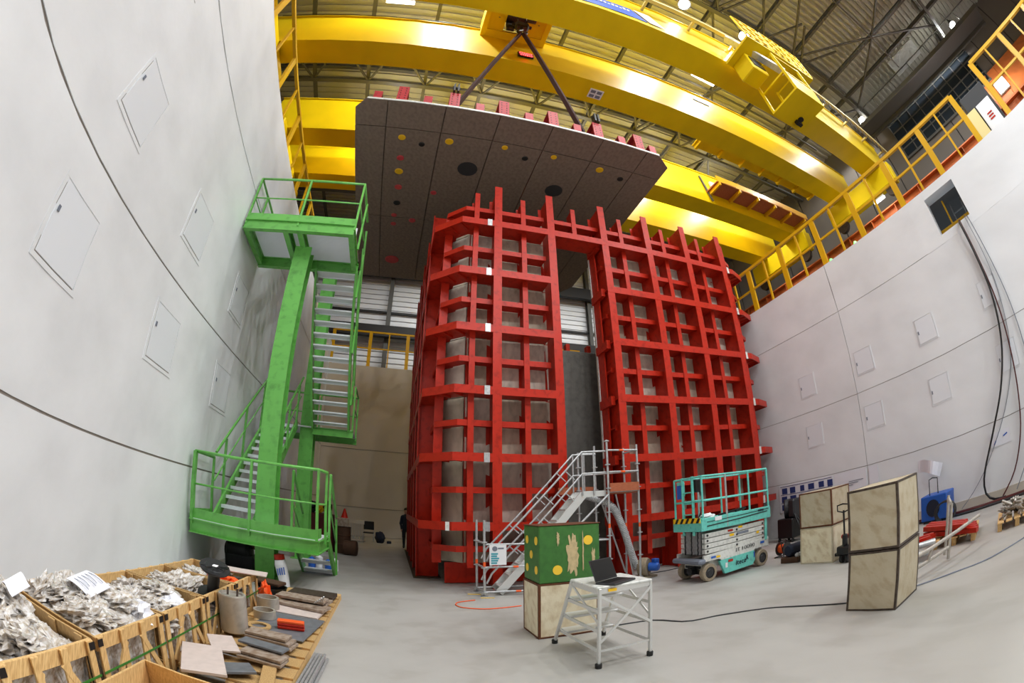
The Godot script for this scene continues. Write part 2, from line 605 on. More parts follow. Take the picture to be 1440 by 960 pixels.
func shell() -> void:
	var m := Mb.new()
	bx(m, -4.3, 11.2, -0.3, 0.0, -23.1, 32.0)
	var f := obj("floor", m, M.floor, null, "structure")
	# left wall: backing and four rows of cast panels with open joints between them
	var w := struct("wall_left", Vector3(XL, 0, -8))
	m = Mb.new()
	bx(m, -4.25, -3.87, 0, 10.14, -22.7, 32.0)
	obj("backing", m, M.joint, w)
	var ys := [0.0, 1.9, 4.58, 7.95, 10.16]
	for i in 4:
		m = Mb.new()
		bx(m, -3.87, XL, ys[i] + (0.016 if i > 0 else 0.0), ys[i + 1] - (0.016 if i < 3 else 0.0), -22.7, 32.0)
		obj("wall_panel", m, M.wall_paint, w)
	# right wall with its joints and the square opening
	w = struct("wall_right", Vector3(XR, 0, -4))
	m = Mb.new()
	bx(m, 10.72, 11.15, 0, 5.95, -22.7, 32.0)
	bx(m, 10.72, 11.15, 5.95, 7.27, -22.7, -1.72)
	bx(m, 10.72, 11.15, 5.95, 7.27, -0.6, 32.0)
	bx(m, 10.72, 11.15, 7.07, 7.27, -1.72, -0.6)
	obj("backing", m, M.joint, w)
	ys = [0.0, 1.66, 3.54, 5.85]
	for i in 3:
		for q in [[-22.7, -5.655], [-5.64, 32.0]]:
			m = Mb.new()
			bx(m, XR, 10.72, ys[i] + (0.007 if i > 0 else 0.0), ys[i + 1] - 0.007, q[0], q[1])
			obj("wall_panel", m, M.wall_paint, w)
	for q in [[-22.7, -5.655, 5.857, 7.28], [-5.64, -2.3, 5.857, 7.28], [-2.3, -1.7, 5.842, 7.28], [-1.7, -0.62, 5.842, 6.05], [-1.7, -0.62, 7.05, 7.28], [-0.62, 32.0, 5.842, 7.28]]:
		m = Mb.new()
		bx(m, XR, 10.72, q[2], q[3], q[0], q[1])
		obj("wall_panel", m, M.wall_paint, w)
	m = Mb.new()
	bx(m, 10.72, 11.15, 6.02, 6.05, -1.72, -0.6)
	bx(m, 10.72, 11.15, 7.05, 7.08, -1.72, -0.6)
	bx(m, 10.72, 11.15, 6.05, 7.05, -1.74, -1.71)
	bx(m, 10.72, 11.15, 6.05, 7.05, -0.62, -0.59)
	obj("reveal", m, M.wall_paint, w)
	m = Mb.new()
	bx(m, 10.66, XR, 0, 0.2, -9.0, 32.0)
	obj("baseboard_right", m, M.back_wall, null, "structure")
	# back wall, with the gallery on top of it
	w = struct("wall_back", Vector3(3, 0, -22.7))
	m = Mb.new()
	bx(m, -4.25, 11.15, 0, 9.0, -23.1, -22.74)
	obj("backing", m, M.joint, w)
	ys = [0.0, 1.5, 4.5, 9.02]
	for i in 3:
		for q in [[XL, 1.4], [1.42, 6.0], [6.02, XR]]:
			m = Mb.new()
			bx(m, q[0], q[1], ys[i] + 0.015, ys[i + 1] - 0.015, -22.74, -22.7)
			obj("wall_panel", m, M.back_wall, w)
	# galleries behind the walls and the outer shell of the hall
	m = Mb.new()
	bx(m, -10.2, -4.25, 9.9, 10.14, -29.2, 32.3)
	obj("floor_gallery_left", m, M.outer_wall, null, "structure")
	m = Mb.new()
	bx(m, 11.15, 26.6, 7.05, 7.27, -29.2, 32.3)
	obj("floor_gallery_right", m, M.outer_wall, null, "structure")
	m = Mb.new()
	bx(m, -4.25, 11.15, 8.8, 9.0, -29.2, -23.1)
	obj("floor_gallery_back", m, M.outer_wall, null, "structure")
	m = Mb.new()
	bx(m, -10.5, -10.2, 0, 22.7, -29.4, 32.6)
	obj("wall_outer_left", m, M.outer_wall, null, "structure")
	w = struct("wall_outer_right", Vector3(26.6, 0, -4))
	m = Mb.new()
	bx(m, 26.6, 26.9, 0, 22.7, -29.4, 32.6)
	obj("backing", m, M.dark_steel, w)
	for k in 20:
		m = Mb.new()
		bx(m, 26.52, 26.6, 7.3, 22.6, -29.0 + k * 3.0, -26.08 + k * 3.0)
		obj("wall_panel", m, M.outer_wall, w)
	for k in 4:
		m = Mb.new()
		bx(m, 26.44, 26.52, 13.5, 18.4, 4.4 + k * 2.4, 6.78 + k * 2.4)
		obj("brown_panel", m, M.runway, w)
	m = Mb.new()
	bx(m, -10.5, 26.9, 0, 22.7, 32.3, 32.6)
	obj("wall_front", m, M.outer_wall, null, "structure")
	w = struct("wall_outer_back", Vector3(3, 9, -29))
	m = Mb.new()
	bx(m, -10.5, 26.9, 0, 22.7, -29.4, -29.1)
	obj("backing", m, M.cladding, w)
	m = Mb.new()
	for k in 34:
		bx(m, -10.0, 26.0, 9.0 + k * 0.4, 9.2 + k * 0.4, -29.1, -29.02)
	obj("cladding_ribs", m, M.cladding, w, "stuff")
	for x in [-7.0, -1.05, 4.9, 10.8, 14.4, 20.0]:
		m = Mb.new()
		ibeam(m, Vector3(x, 9, -28.7), Vector3(x, 22.4, -28.7), 0.3, 0.4, Vector3(0, 0, 1))
		obj("column", m, M.roof_steel, w)
	for y in [15.05, 18.6]:
		m = Mb.new()
		bx(m, -10.0, 26.0, y, y + 0.16, -28.98, -28.86)
		obj("wall_rail", m, M.dark_steel, w)
	m = Mb.new()
	bx(m, -10.0, 26.0, 12.95, 13.75, -28.4, -28.0)
	obj("wall_beam", m, M.dark_steel, w)
	m = Mb.new()
	bx(m, -10.0, 26.0, 17.7, 18.6, -28.4, -28.0)
	obj("wall_beam", m, M.dark_steel, w)
	# dark window band high on the outer right wall
	w = struct("window_1", Vector3(26.4, 18, 1))
	for i in 9:
		for j in 5:
			m = Mb.new()
			bx(m, 26.44, 26.5, 18.0 + j * 0.68, 18.6 + j * 0.68, -3.6 + i * 1.06, -2.62 + i * 1.06)
			obj("pane", m, M.slate_pane, w)
	m = Mb.new()
	bx(m, 26.38, 26.5, 17.85, 18.0, -3.8, 6.0)
	bx(m, 26.38, 26.5, 21.38, 21.5, -3.8, 6.0)
	for i in 10:
		bx(m, 26.4, 26.5, 18.0, 21.4, -3.68 + i * 1.06, -3.6 + i * 1.06)
	for j in 4:
		bx(m, 26.4, 26.5, 18.6 + j * 0.68, 18.68 + j * 0.68, -3.7, 6.0)
	obj("window_frame", m, M.roof_steel, w)

func roof() -> void:
	var c := struct("ceiling", Vector3(8, 22.5, -8))
	var m := Mb.new()
	bx(m, -10.5, 26.9, 22.5, 22.7, -29.4, 32.6)
	obj("deck", m, M.deck, c)
	m = Mb.new()
	for k in 152:
		bx(m, -10.2, 26.6, 22.42, 22.5, -29.0 + k * 0.4, -28.82 + k * 0.4)
	obj("deck_ribs", m, M.deck, c, "stuff")
	m = Mb.new()
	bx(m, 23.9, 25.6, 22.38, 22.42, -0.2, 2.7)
	obj("pale_skylight_panel", m, M.cladding, c)  # opaque panel, its lighter colour stands in for daylight
	for z in [23.4, 14.2, 5.0, -4.4, -13.6, -22.9]:
		m = Mb.new()
		bar(m, Vector3(-10, 21.0, z), Vector3(26.4, 21.0, z), 0.22, 0.2)
		obj("truss_chord", m, M.roof_steel, c)
		m = Mb.new()
		bar(m, Vector3(-10, 22.3, z), Vector3(26.4, 22.3, z), 0.2, 0.2)
		obj("truss_chord", m, M.roof_steel, c)
		for k in (12 if z < -20.0 else 0):
			var x := -9.7 + k * 3.0
			m = Mb.new()
			bar(m, Vector3(x, 21.05, z), Vector3(x + 1.5, 22.25, z), 0.1, 0.1)
			bar(m, Vector3(x + 1.5, 22.25, z), Vector3(x + 3.0, 21.05, z), 0.1, 0.1)
			obj("truss_web", m, M.roof_steel, c)
	for x in [-9.6, -6.7, -3.75, -0.75, 2.2, 5.2, 8.2, 11.0, 13.8, 16.6, 20.0, 21.95]:
		m = Mb.new()
		ibeam(m, Vector3(x, 21.2, 32.0), Vector3(x, 21.2, -28.9), 0.16, 0.26)
		obj("roof_beam", m, M.roof_steel, c)
	var zs := [5.0, -4.4, -13.6, -22.9]
	for i in 3:
		for x in [11.0, 16.6]:
			var x2: float = 16.6 if x == 11.0 else 23.3
			for d in [[x, x2], [x2, x]]:
				m = Mb.new()
				bar(m, Vector3(d[0], 21.05, zs[i]), Vector3(d[1], 21.05, zs[i + 1]), 0.1, 0.1)
				obj("brace", m, M.roof_steel, c)
			m = Mb.new()
			bar(m, Vector3(x, 21.05, (zs[i] + zs[i + 1]) * 0.5), Vector3(x2, 21.05, (zs[i] + zs[i + 1]) * 0.5), 0.1, 0.1)
			obj("brace", m, M.roof_steel, c)
	for i in 3:
		for k in 10:
			m = Mb.new()
			var x3 := -9.7 + k * 3.0
			bar(m, Vector3(x3, 21.0, zs[i + 1]), Vector3(x3 + 1.4, 21.1, zs[i + 1] + 2.2), 0.1, 0.1)
			bar(m, Vector3(x3, 21.0, zs[i + 1]), Vector3(x3 - 1.4, 21.1, zs[i + 1] + 2.2), 0.1, 0.1)
			obj("knee_brace", m, M.roof_steel, c)
	# service walk along the right wall
	var t := thing("roof_walkway", "long dark service walkway under the roof along the right side", "walkway", Vector3(24.8, 20.4, 0))
	m = Mb.new()
	bx(m, 24.0, 25.6, 20.5, 20.56, -5.2, 9.0)
	obj("walkway_floor", m, M.roof_steel, t)
	for x in [24.0, 25.6]:
		m = Mb.new()
		bar(m, Vector3(x, 20.4, -5.2), Vector3(x, 20.4, 9.0), 0.14, 0.3)
		obj("edge_beam", m, M.roof_steel, t)
		m = Mb.new()
		bar(m, Vector3(x, 21.4, -5.2), Vector3(x, 21.4, 9.0), 0.05, 0.05)
		for k in 8:
			bar(m, Vector3(x, 20.5, -5.0 + k * 2.0), Vector3(x, 21.4, -5.0 + k * 2.0), 0.05, 0.05)
		obj("handrail", m, M.roof_steel, t)

# ---------------------------------------------------------------- cranes
func box_girder(parent: Node3D, z0: float, z1: float, x0 := -7.2, x1 := 23.2) -> MeshInstance3D:
	var m := Mb.new()
	bx(m, x0, x1, 15.8, 17.9, z0, z1)
	bx(m, x0, x1, 17.9, 17.95, z0 - 0.06, z1 + 0.06)
	bx(m, x0, x1, 15.78, 15.82, z0 - 0.04, z1 + 0.04)
	return obj("girder", m, M.yellow, parent)

func end_truck(parent: Node3D, x: float, z0: float, z1: float) -> void:
	var m := Mb.new()
	bx(m, x - 0.35, x + 0.35, 14.6, 15.8, z0, z1, 0.05)
	var o := obj("end_carriage", m, M.yellow, parent)
	for z in [z0 + 0.6, z1 - 0.6]:
		m = Mb.new()
		lathe(m, Vector3(x - 0.12, 14.45, z), Vector3(1, 0, 0), [[0.0, 0.0], [0.42, 0.0], [0.42, 0.04], [0.36, 0.05], [0.36, 0.2], [0.42, 0.21], [0.42, 0.25], [0.0, 0.25]], 18)
		obj("wheel", m, M.iron, o)

func cranes() -> void:
	for s in [[22.0, "orange brown crane runway beam above the right wall", 12.3, 13.55], [-6.6, "crane runway beam above the left wall, seen end on", 12.6, 13.9]]:
		var rb := thing("runway_beam", s[1], "beam", Vector3(s[0], 12.3, -8))
		var q := Mb.new()
		ibeam(q, Vector3(s[0], (s[2] + s[3]) * 0.5, 32.0), Vector3(s[0], (s[2] + s[3]) * 0.5, -28.8), 0.6, s[3] - s[2], UP, 0.06)
		obj("beam", q, M.runway, rb)
		q = Mb.new()
		bx(q, s[0] - 0.06, s[0] + 0.06, s[3], s[3] + 0.14, -28.8, 32.0)
		obj("rail", q, M.iron, rb)
		for k in 20:
			q = Mb.new()
			bx(q, s[0] - 0.28, s[0] + 0.28, s[2] + 0.07, s[3] - 0.07, 8.0 - k * 1.9, 8.03 - k * 1.9)
			obj("stiffener", q, M.runway, rb)
		for k in 7:
			q = Mb.new()
			ibeam(q, Vector3(s[0] + 0.1, 7.27 if s[0] > 0 else 10.14, 8.9 - k * 6.0), Vector3(s[0] + 0.1, s[2], 8.9 - k * 6.0), 0.35, 0.4, Vector3(1, 0, 0))
			obj("column", q, M.roof_steel, rb)
	# crane nearest the viewer: two box girders, the hook trolley between them
	var t := thing("bridge_crane", "nearer yellow bridge crane whose twin girders carry the hook and slings", "crane", Vector3(8, 15.8, -7))
	box_girder(t, -6.15, -5.0)
	box_girder(t, -9.1, -8.1)
	for x in [-6.6, 22.0]:
		end_truck(t, x, -9.8, -4.4)
	var m := Mb.new()
	bx(m, 6.0, 24.0, 17.35, 17.55, -4.5, -4.35)
	for k in 9:
		bx(m, 6.4 + k * 2.1, 6.5 + k * 2.1, 17.4, 17.5, -5.0, -4.4)
	obj("festoon_rail", m, M.pale_yellow, t)
	for k in 16:
		m = Mb.new()
		var x := 14.5 + k * 0.5
		tube(m, [Vector3(x, 17.35, -4.42), Vector3(x + 0.12, 16.95, -4.42), Vector3(x + 0.25, 16.8, -4.42), Vector3(x + 0.38, 16.95, -4.42), Vector3(x + 0.5, 17.35, -4.42)], 0.025, 5)
		obj("festoon_cable", m, M.charcoal, t)
	m = Mb.new()
	tube(m, [Vector3(-7, 17.95, -8.0), Vector3(23, 17.95, -8.0)], 0.02, 5)
	obj("cable", m, M.charcoal, t)
	# walk beside the far girder
	m = Mb.new()
	bx(m, 11.5, 20.5, 16.5, 16.56, -10.1, -9.1)
	var wk := obj("walkway", m, M.yellow, t)
	for k in 7:
		m = Mb.new()
		bx(m, 11.6 + k * 1.45, 11.75 + k * 1.45, 16.34, 16.5, -10.1, -9.1)
		obj("bracket", m, M.yellow, wk)
	# printed sheets and the banner on the girders
	m = Mb.new()
	prism(m, Vector3(0, 0, -4.995), Vector3(1, 0, 0), UP, PackedVector2Array([Vector2(3.9, 16.15), Vector2(5.3, 16.15), Vector2(6.35, 16.15), Vector2(5.85, 16.95), Vector2(5.0, 16.95), Vector2(3.9, 16.95)]), Vector3(0, 0, 0.02))
	var bn := obj("banner", m, M.banner_blue, t)
	m = Mb.new()
	prism(m, Vector3(0, 0, -4.97), Vector3(1, 0, 0), UP, PackedVector2Array([Vector2(6.45, 16.15), Vector2(7.05, 16.15), Vector2(6.6, 16.95), Vector2(5.95, 16.95)]), Vector3(0, 0, 0.012))
	for k in 11:
		bx(m, 4.15 + k * 0.15, 4.25 + k * 0.15, 16.62, 16.8 - 0.05 * (k % 3), -4.975, -4.965)
	obj("print", m, M.white, bn)
	m = Mb.new()
	bx(m, 5.5, 6.05, 15.75, 15.78, -8.86, -8.42)
	var pl := obj("printed_sheet", m, M.white, t)
	m = Mb.new()
	for k in 4:
		bx(m, 5.55 + 0.25 * (k % 2), 5.74 + 0.25 * (k % 2), 15.742, 15.75, -8.82 + 0.21 * (k / 2), -8.68 + 0.21 * (k / 2))
	obj("print", m, M.ink_grey, pl)
	m = Mb.new()
	bx(m, 10.6, 11.5, 17.35, 17.42, -8.1, -8.06)
	obj("nameplate", m, M.ink_grey, t)
	# hook trolley
	t = thing("hook_trolley", "brown and yellow hook trolley hung between the twin girders above the plate", "trolley", Vector3(2.4, 16.3, -7.1))
	m = Mb.new()
	bx(m, 1.1, 1.3, 17.45, 18.6, -8.2, -6.0)
	bx(m, 3.4, 3.6, 17.45, 18.6, -8.2, -6.0)
	bx(m, 1.1, 3.6, 17.45, 17.6, -8.15, -7.75)
	bx(m, 1.1, 3.6, 17.45, 17.6, -6.5, -6.15)
	bx(m, 1.3, 1.9, 17.5, 17.56, -7.8, -6.5)
	bx(m, 2.7, 3.4, 17.5, 17.56, -7.8, -6.5)
	obj("frame", m, M.yellow, t)
	m = Mb.new()
	lathe(m, Vector3(1.6, 18.0, -7.1), Vector3(1, 0, 0), [[0.0, 0.0], [0.5, 0.0], [0.5, 0.06], [0.4, 0.07], [0.4, 1.5], [0.5, 1.51], [0.5, 1.57], [0.0, 1.57]], 20)
	obj("drum", m, M.iron, t)
	m = Mb.new()
	bx(m, 1.95, 2.25, 17.1, 17.7, -7.5, -7.3, 0.03)
	obj("motor", m, M.black, t)
	m = Mb.new()
	bx(m, 2.6, 2.95, 17.2, 17.7, -7.0, -6.8, 0.03)
	obj("motor", m, M.iron, t)
	m = Mb.new()
	for x in [2.32, 2.6]:
		tube(m, [Vector3(x, 17.9, -7.1), Vector3(x, 16.95, -7.1)], 0.02, 5)
	obj("wire_rope", m, M.black, t)
	m = Mb.new()
	bx(m, 2.2, 2.7, 16.75, 17.15, -7.25, -6.95, 0.06)
	bx(m, 2.08, 2.82, 16.95, 17.05, -7.16, -7.04, 0.02)
	obj("hook_block", m, M.black, t)
	m = Mb.new()
	tube(m, [Vector3(2.45, 16.8, -7.1), Vector3(2.45, 16.65, -7.1), Vector3(2.3, 16.52, -7.1), Vector3(2.3, 16.38, -7.1), Vector3(2.45, 16.3, -7.1), Vector3(2.6, 16.38, -7.1), Vector3(2.6, 16.46, -7.1)], 0.06, 8)
	obj("hook", m, M.black, t)
	m = Mb.new()
	bx(m, 2.55, 3.15, 16.2, 16.52, -8.08, -8.0, 0.02)
	var dp := tag(obj("load_display", m, M.black), "small red load display on the girder face below the hook", "display")
	m = Mb.new()
	for k in 6:
		bx(m, 2.6 + k * 0.085, 2.665 + k * 0.085, 16.38, 16.46, -8.0, -7.985)
		bx(m, 2.64 + k * 0.08, 2.7 + k * 0.08, 16.25, 16.33, -8.0, -7.985)
	obj("red_digits", m, M.red_led, dp)
	var dl := OmniLight3D.new()
	dl.name = "display_light"
	dl.light_color = Color(1.0, 0.15, 0.18)
	dl.light_energy = 0.12
	dl.light_size = 0.1
	dl.omni_range = 60.0
	dl.omni_attenuation = 2.0
	dl.shadow_enabled = true
	dl.position = hall(Vector3(2.85, 16.35, -7.9)) - dp.position
	dp.add_child(dl)
	for s in [[0.54, "left"], [4.29, "right"]]:
		m = Mb.new()
		var a := Vector3(2.45 + (0.04 if s[0] > 3.0 else -0.04), 16.36, -7.1)
		var b := Vector3(s[0], 11.42, -7.5)
		bar(m, a, b, 0.16, 0.07)
		lathe(m, b - Vector3(0, 0.15, 0.05), Vector3(0, 0, 1), [[0.07, 0.0], [0.13, 0.0], [0.13, 0.1], [0.07, 0.1], [0.07, 0.0]], 12)
		tag(obj("lifting_sling", m, M.sling), "dark brown lifting sling from the hook to the %s of the plate" % s[1], "sling")
	# service trolley with cages on the viewer's side of the nearer crane
	t = thing("service_trolley", "yellow caged service trolley on the near side of the front girder", "trolley", Vector3(11.6, 13.1, -4.2))
	m = Mb.new()
	bx(m, 10.75, 12.35, 13.1, 13.18, -4.95, -3.45)
	bx(m, 10.75, 12.35, 13.18, 14.0, -3.5, -3.45)
	bx(m, 12.3, 12.35, 13.18, 14.0, -4.95, -3.45)
	obj("platform", m, M.yellow, t)
	m = Mb.new()
	lathe(m, Vector3(11.9, 13.05, -4.5), UP, [[0.0, 0.0], [0.12, 0.0], [0.12, 0.05], [0.0, 0.05]], 10)
	bx(m, 11.75, 12.05, 12.95, 13.1, -4.75, -4.6)
	obj("motor", m, M.black, t)
	m = Mb.new()
	for x in [10.8, 12.3]:
		for z in [-4.9, -3.5]:
			bar(m, Vector3(x, 13.1, z), Vector3(x, 15.4, z), 0.1, 0.1)
	for y in [14.2, 15.3]:
		bar(m, Vector3(10.8, y, -3.5), Vector3(12.3, y, -3.5), 0.08, 0.08)
		bar(m, Vector3(10.8, y, -4.9), Vector3(10.8, y, -3.5), 0.08, 0.08)
		bar(m, Vector3(12.3, y, -4.9), Vector3(12.3, y, -3.5), 0.08, 0.08)
	obj("hanger_frame", m, M.yellow, t)
	m = Mb.new()
	bx(m, 9.9, 10.7, 14.5, 15.6, -4.95, -4.1, 0.04)
	obj("control_box", m, M.yellow, t)
	m = Mb.new()
	bx(m, 10.0, 10.6, 14.7, 15.3, -4.09, -4.07)
	obj("control_window", m, M.slate_pane, t)
	m = Mb.new()
	bar(m, Vector3(9.6, 16.6, -4.3), Vector3(11.0, 14.4, -3.6), 0.3, 0.12)
	obj("cable_chute", m, M.white_paint, t)
	m = Mb.new()
	bx(m, 9.6, 13.4, 15.5, 15.62, -4.95, -3.4)
	bx(m, 10.4, 11.6, 15.62, 16.7, -4.6, -3.7, 0.05)
	obj("hoist_deck", m, M.yellow, t)
	m = Mb.new()
	lathe(m, Vector3(11.7, 16.1, -4.1), Vector3(1, 0, 0), [[0.0, 0.0], [0.42, 0.0], [0.42, 0.06], [0.34, 0.08], [0.34, 1.2], [0.42, 1.22], [0.42, 1.28], [0.0, 1.28]], 18)
	obj("hoist_drum", m, M.yellow, t)
	for r in [[9.6, 10.9], [11.1, 12.2], [12.4, 13.4]]:
		m = Mb.new()
		for z in [-3.4]:
			for y in [16.0, 16.4, 16.8, 17.2]:
				bar(m, Vector3(r[0], y, z), Vector3(r[1], y, z), 0.06, 0.06)
			for k in 4:
				var x := lerpf(r[0], r[1], k / 3.0)
				bar(m, Vector3(x, 15.6, z), Vector3(x, 17.2, z), 0.06, 0.06)
		obj("guard_cage", m, M.yellow, t)
	m = Mb.new()
	bx(m, 12.5, 13.3, 15.62, 16.5, -4.5, -3.7, 0.04)
	bx(m, 11.9, 12.4, 15.62, 16.9, -4.7, -4.3, 0.04)
	for k in 5:
		tube(m, [Vector3(10.2 + k * 0.55, 16.7, -3.5), Vector3(10.4 + k * 0.55, 17.0, -3.55), Vector3(10.6 + k * 0.55, 16.6, -3.45)], 0.05, 6)
	obj("conduit", m, M.pale_yellow, t)
	# far crane
	t = thing("bridge_crane", "farther yellow bridge crane, partly behind the hanging dark plate", "crane", Vector3(8, 15.8, -14.5))
	box_girder(t, -13.65, -12.65)
	box_girder(t, -16.6, -15.6)
	for x in [-6.6, 22.0]:
		end_truck(t, x, -17.2, -12.0)
	m = Mb.new()
	bx(m, 14.2, 22.2, 16.5, 16.56, -12.65, -11.6)
	wk = obj("walkway", m, M.orange_board, t)
	for k in 6:
		m = Mb.new()
		bx(m, 14.3 + k * 1.5, 14.42 + k * 1.5, 16.3, 16.5, -12.65, -11.6)
		obj("bracket", m, M.rail_yellow, wk)
	m = Mb.new()
	bx(m, 14.2, 22.2, 16.5, 16.9, -11.64, -11.6)
	obj("edge_plate", m, M.rail_yellow, wk)
	m = Mb.new()
	bx(m, 14.6, 18.0, 17.0, 17.35, -12.62, -12.5)
	obj("fluorescent_fixture", m, M.white_paint, t)  # stands for a fluorescent fixture, its light given only by white colour
	m = Mb.new()
	bar(m, Vector3(14.0, 17.6, -12.6), Vector3(14.4, 15.9, -12.55), 0.08, 0.08)
	obj("strut", m, M.roof_steel, t)
	m = Mb.new()
	for y in [18.5, 19.0]:
		tube(m, [Vector3(-7, y, -13.6), Vector3(22, y, -13.6)], 0.025, 5)
	for k in 20:
		tube(m, [Vector3(-6.8 + k * 1.5, 17.9, -13.6), Vector3(-6.8 + k * 1.5, 19.0, -13.6)], 0.02, 5)
	obj("handrail", m, M.rail_yellow, t)
	# strip lamps
	for q in [[Vector3(12.0, 20.9, -8.42), Vector3(13.5, 20.9, -8.5), "white strip lamp under the roof between the near girders"], [Vector3(-3.2, 20.9, -8.6), Vector3(-1.9, 20.9, -8.6), "white strip lamp at the top edge left of the front girder"], [Vector3(21.2, 13.9, -6.3), Vector3(21.2, 13.9, -5.5), "short white strip lamp beside the runway beam behind the yellow handrail"]]:
		m = Mb.new()
		bar(m, q[0] + UP * 0.08, q[1] + UP * 0.08, 0.22, 0.08)
		var sl := tag(obj("strip_lamp", m, M.white_paint), q[2], "lamp")
		m = Mb.new()
		bar(m, q[0], q[1], 0.16, 0.08)
		obj("tube", m, M.tube_glow, sl)
		var l := OmniLight3D.new()
		l.name = "strip_light"
		l.light_energy = 1.0
		l.light_size = 0.2
		l.omni_range = 60.0
		l.omni_attenuation = 2.0
		l.shadow_enabled = true
		l.position = hall((q[0] + q[1]) * 0.5 - UP * 0.25) - sl.position
		sl.add_child(l)

# ---------------------------------------------------------------- red formwork
const TOPS := [1.44, 2.88, 4.32, 5.76, 7.22, 8.70]
const MIDS := [0.92, 2.18, 3.62, 5.06, 6.52, 7.97, 9.26]

func shift(p: Array, d: float) -> Array:   # a plan path moved sideways, towards the core, by d
	var o := []
	for i in p.size():
		var a: Vector2 = p[i]
		var n := Vector2()
		if i > 0:
			var t1: Vector2 = (a - p[i - 1]).normalized()
			n += Vector2(-t1.y, t1.x)
		if i < p.size() - 1:
			var t2: Vector2 = (p[i + 1] - a).normalized()
			n += Vector2(-t2.y, t2.x)
		n = n.normalized()
		var k := 1.0
		if i > 0 and i < p.size() - 1:
			k = 1.0 / maxf(0.3, n.dot(Vector2(-(a - p[i - 1]).normalized().y, (a - p[i - 1]).normalized().x)))
		o.append(a + n * d * k)
	return o

func waler(t: Node3D, called: String, path: Array, y0: float, y1: float, depth: float, side: float) -> MeshInstance3D:
	var m := Mb.new()
	band(m, path, shift(path, side * 0.03), y0, y1)
	var c := (y0 + y1) * 0.5
	band(m, shift(path, side * 0.03), shift(path, side * depth), c - 0.015, c + 0.015)
	return obj(called, m, M.red, t)

func post(t: Node3D, x: float, y0: float, y1: float, w: float, z0: float, z1: float, called: String) -> void:
	var m := Mb.new()
	var c := x + w * 0.5
	bx(m, x, x + w, y0, y1, z0 - 0.03, z0)
	bx(m, c - 0.015, c + 0.015, y0, y1, z1 + 0.02, z0 - 0.03)
	bx(m, x, x + w, y0, y1, z1, z1 + 0.02)
	obj(called, m, M.red, t)

func side_post(t: Node3D, x0: float, x1: float, z: float) -> void:   # flange at x0 facing outwards, core at x1
	var m := Mb.new()
	var s := signf(x1 - x0)
	bx(m, x0, x0 + s * 0.03, 0, 9.88, z - 0.1, z + 0.1)
	bx(m, x0 + s * 0.03, x1, 0, 9.88, z - 0.015, z + 0.015)
	obj("side_post", m, M.red, t)

func gussets(t: Node3D, path: Array, y: float, depth: float, side: float) -> void:
	var inner := shift(path, side * depth)
	var m := Mb.new()
	for i in path.size() - 1:
		for f in [0.12, 0.5, 0.88]:
			var a: Vector2 = path[i].lerp(path[i + 1], f)
			var b: Vector2 = inner[i].lerp(inner[i + 1], f)
			bar(m, Vector3(a.x, y - 0.03, a.y), Vector3(a.lerp(b, 0.8).x, y - 0.03, a.lerp(b, 0.8).y), 0.012, 0.05)
	obj("gusset", m, M.red, t)

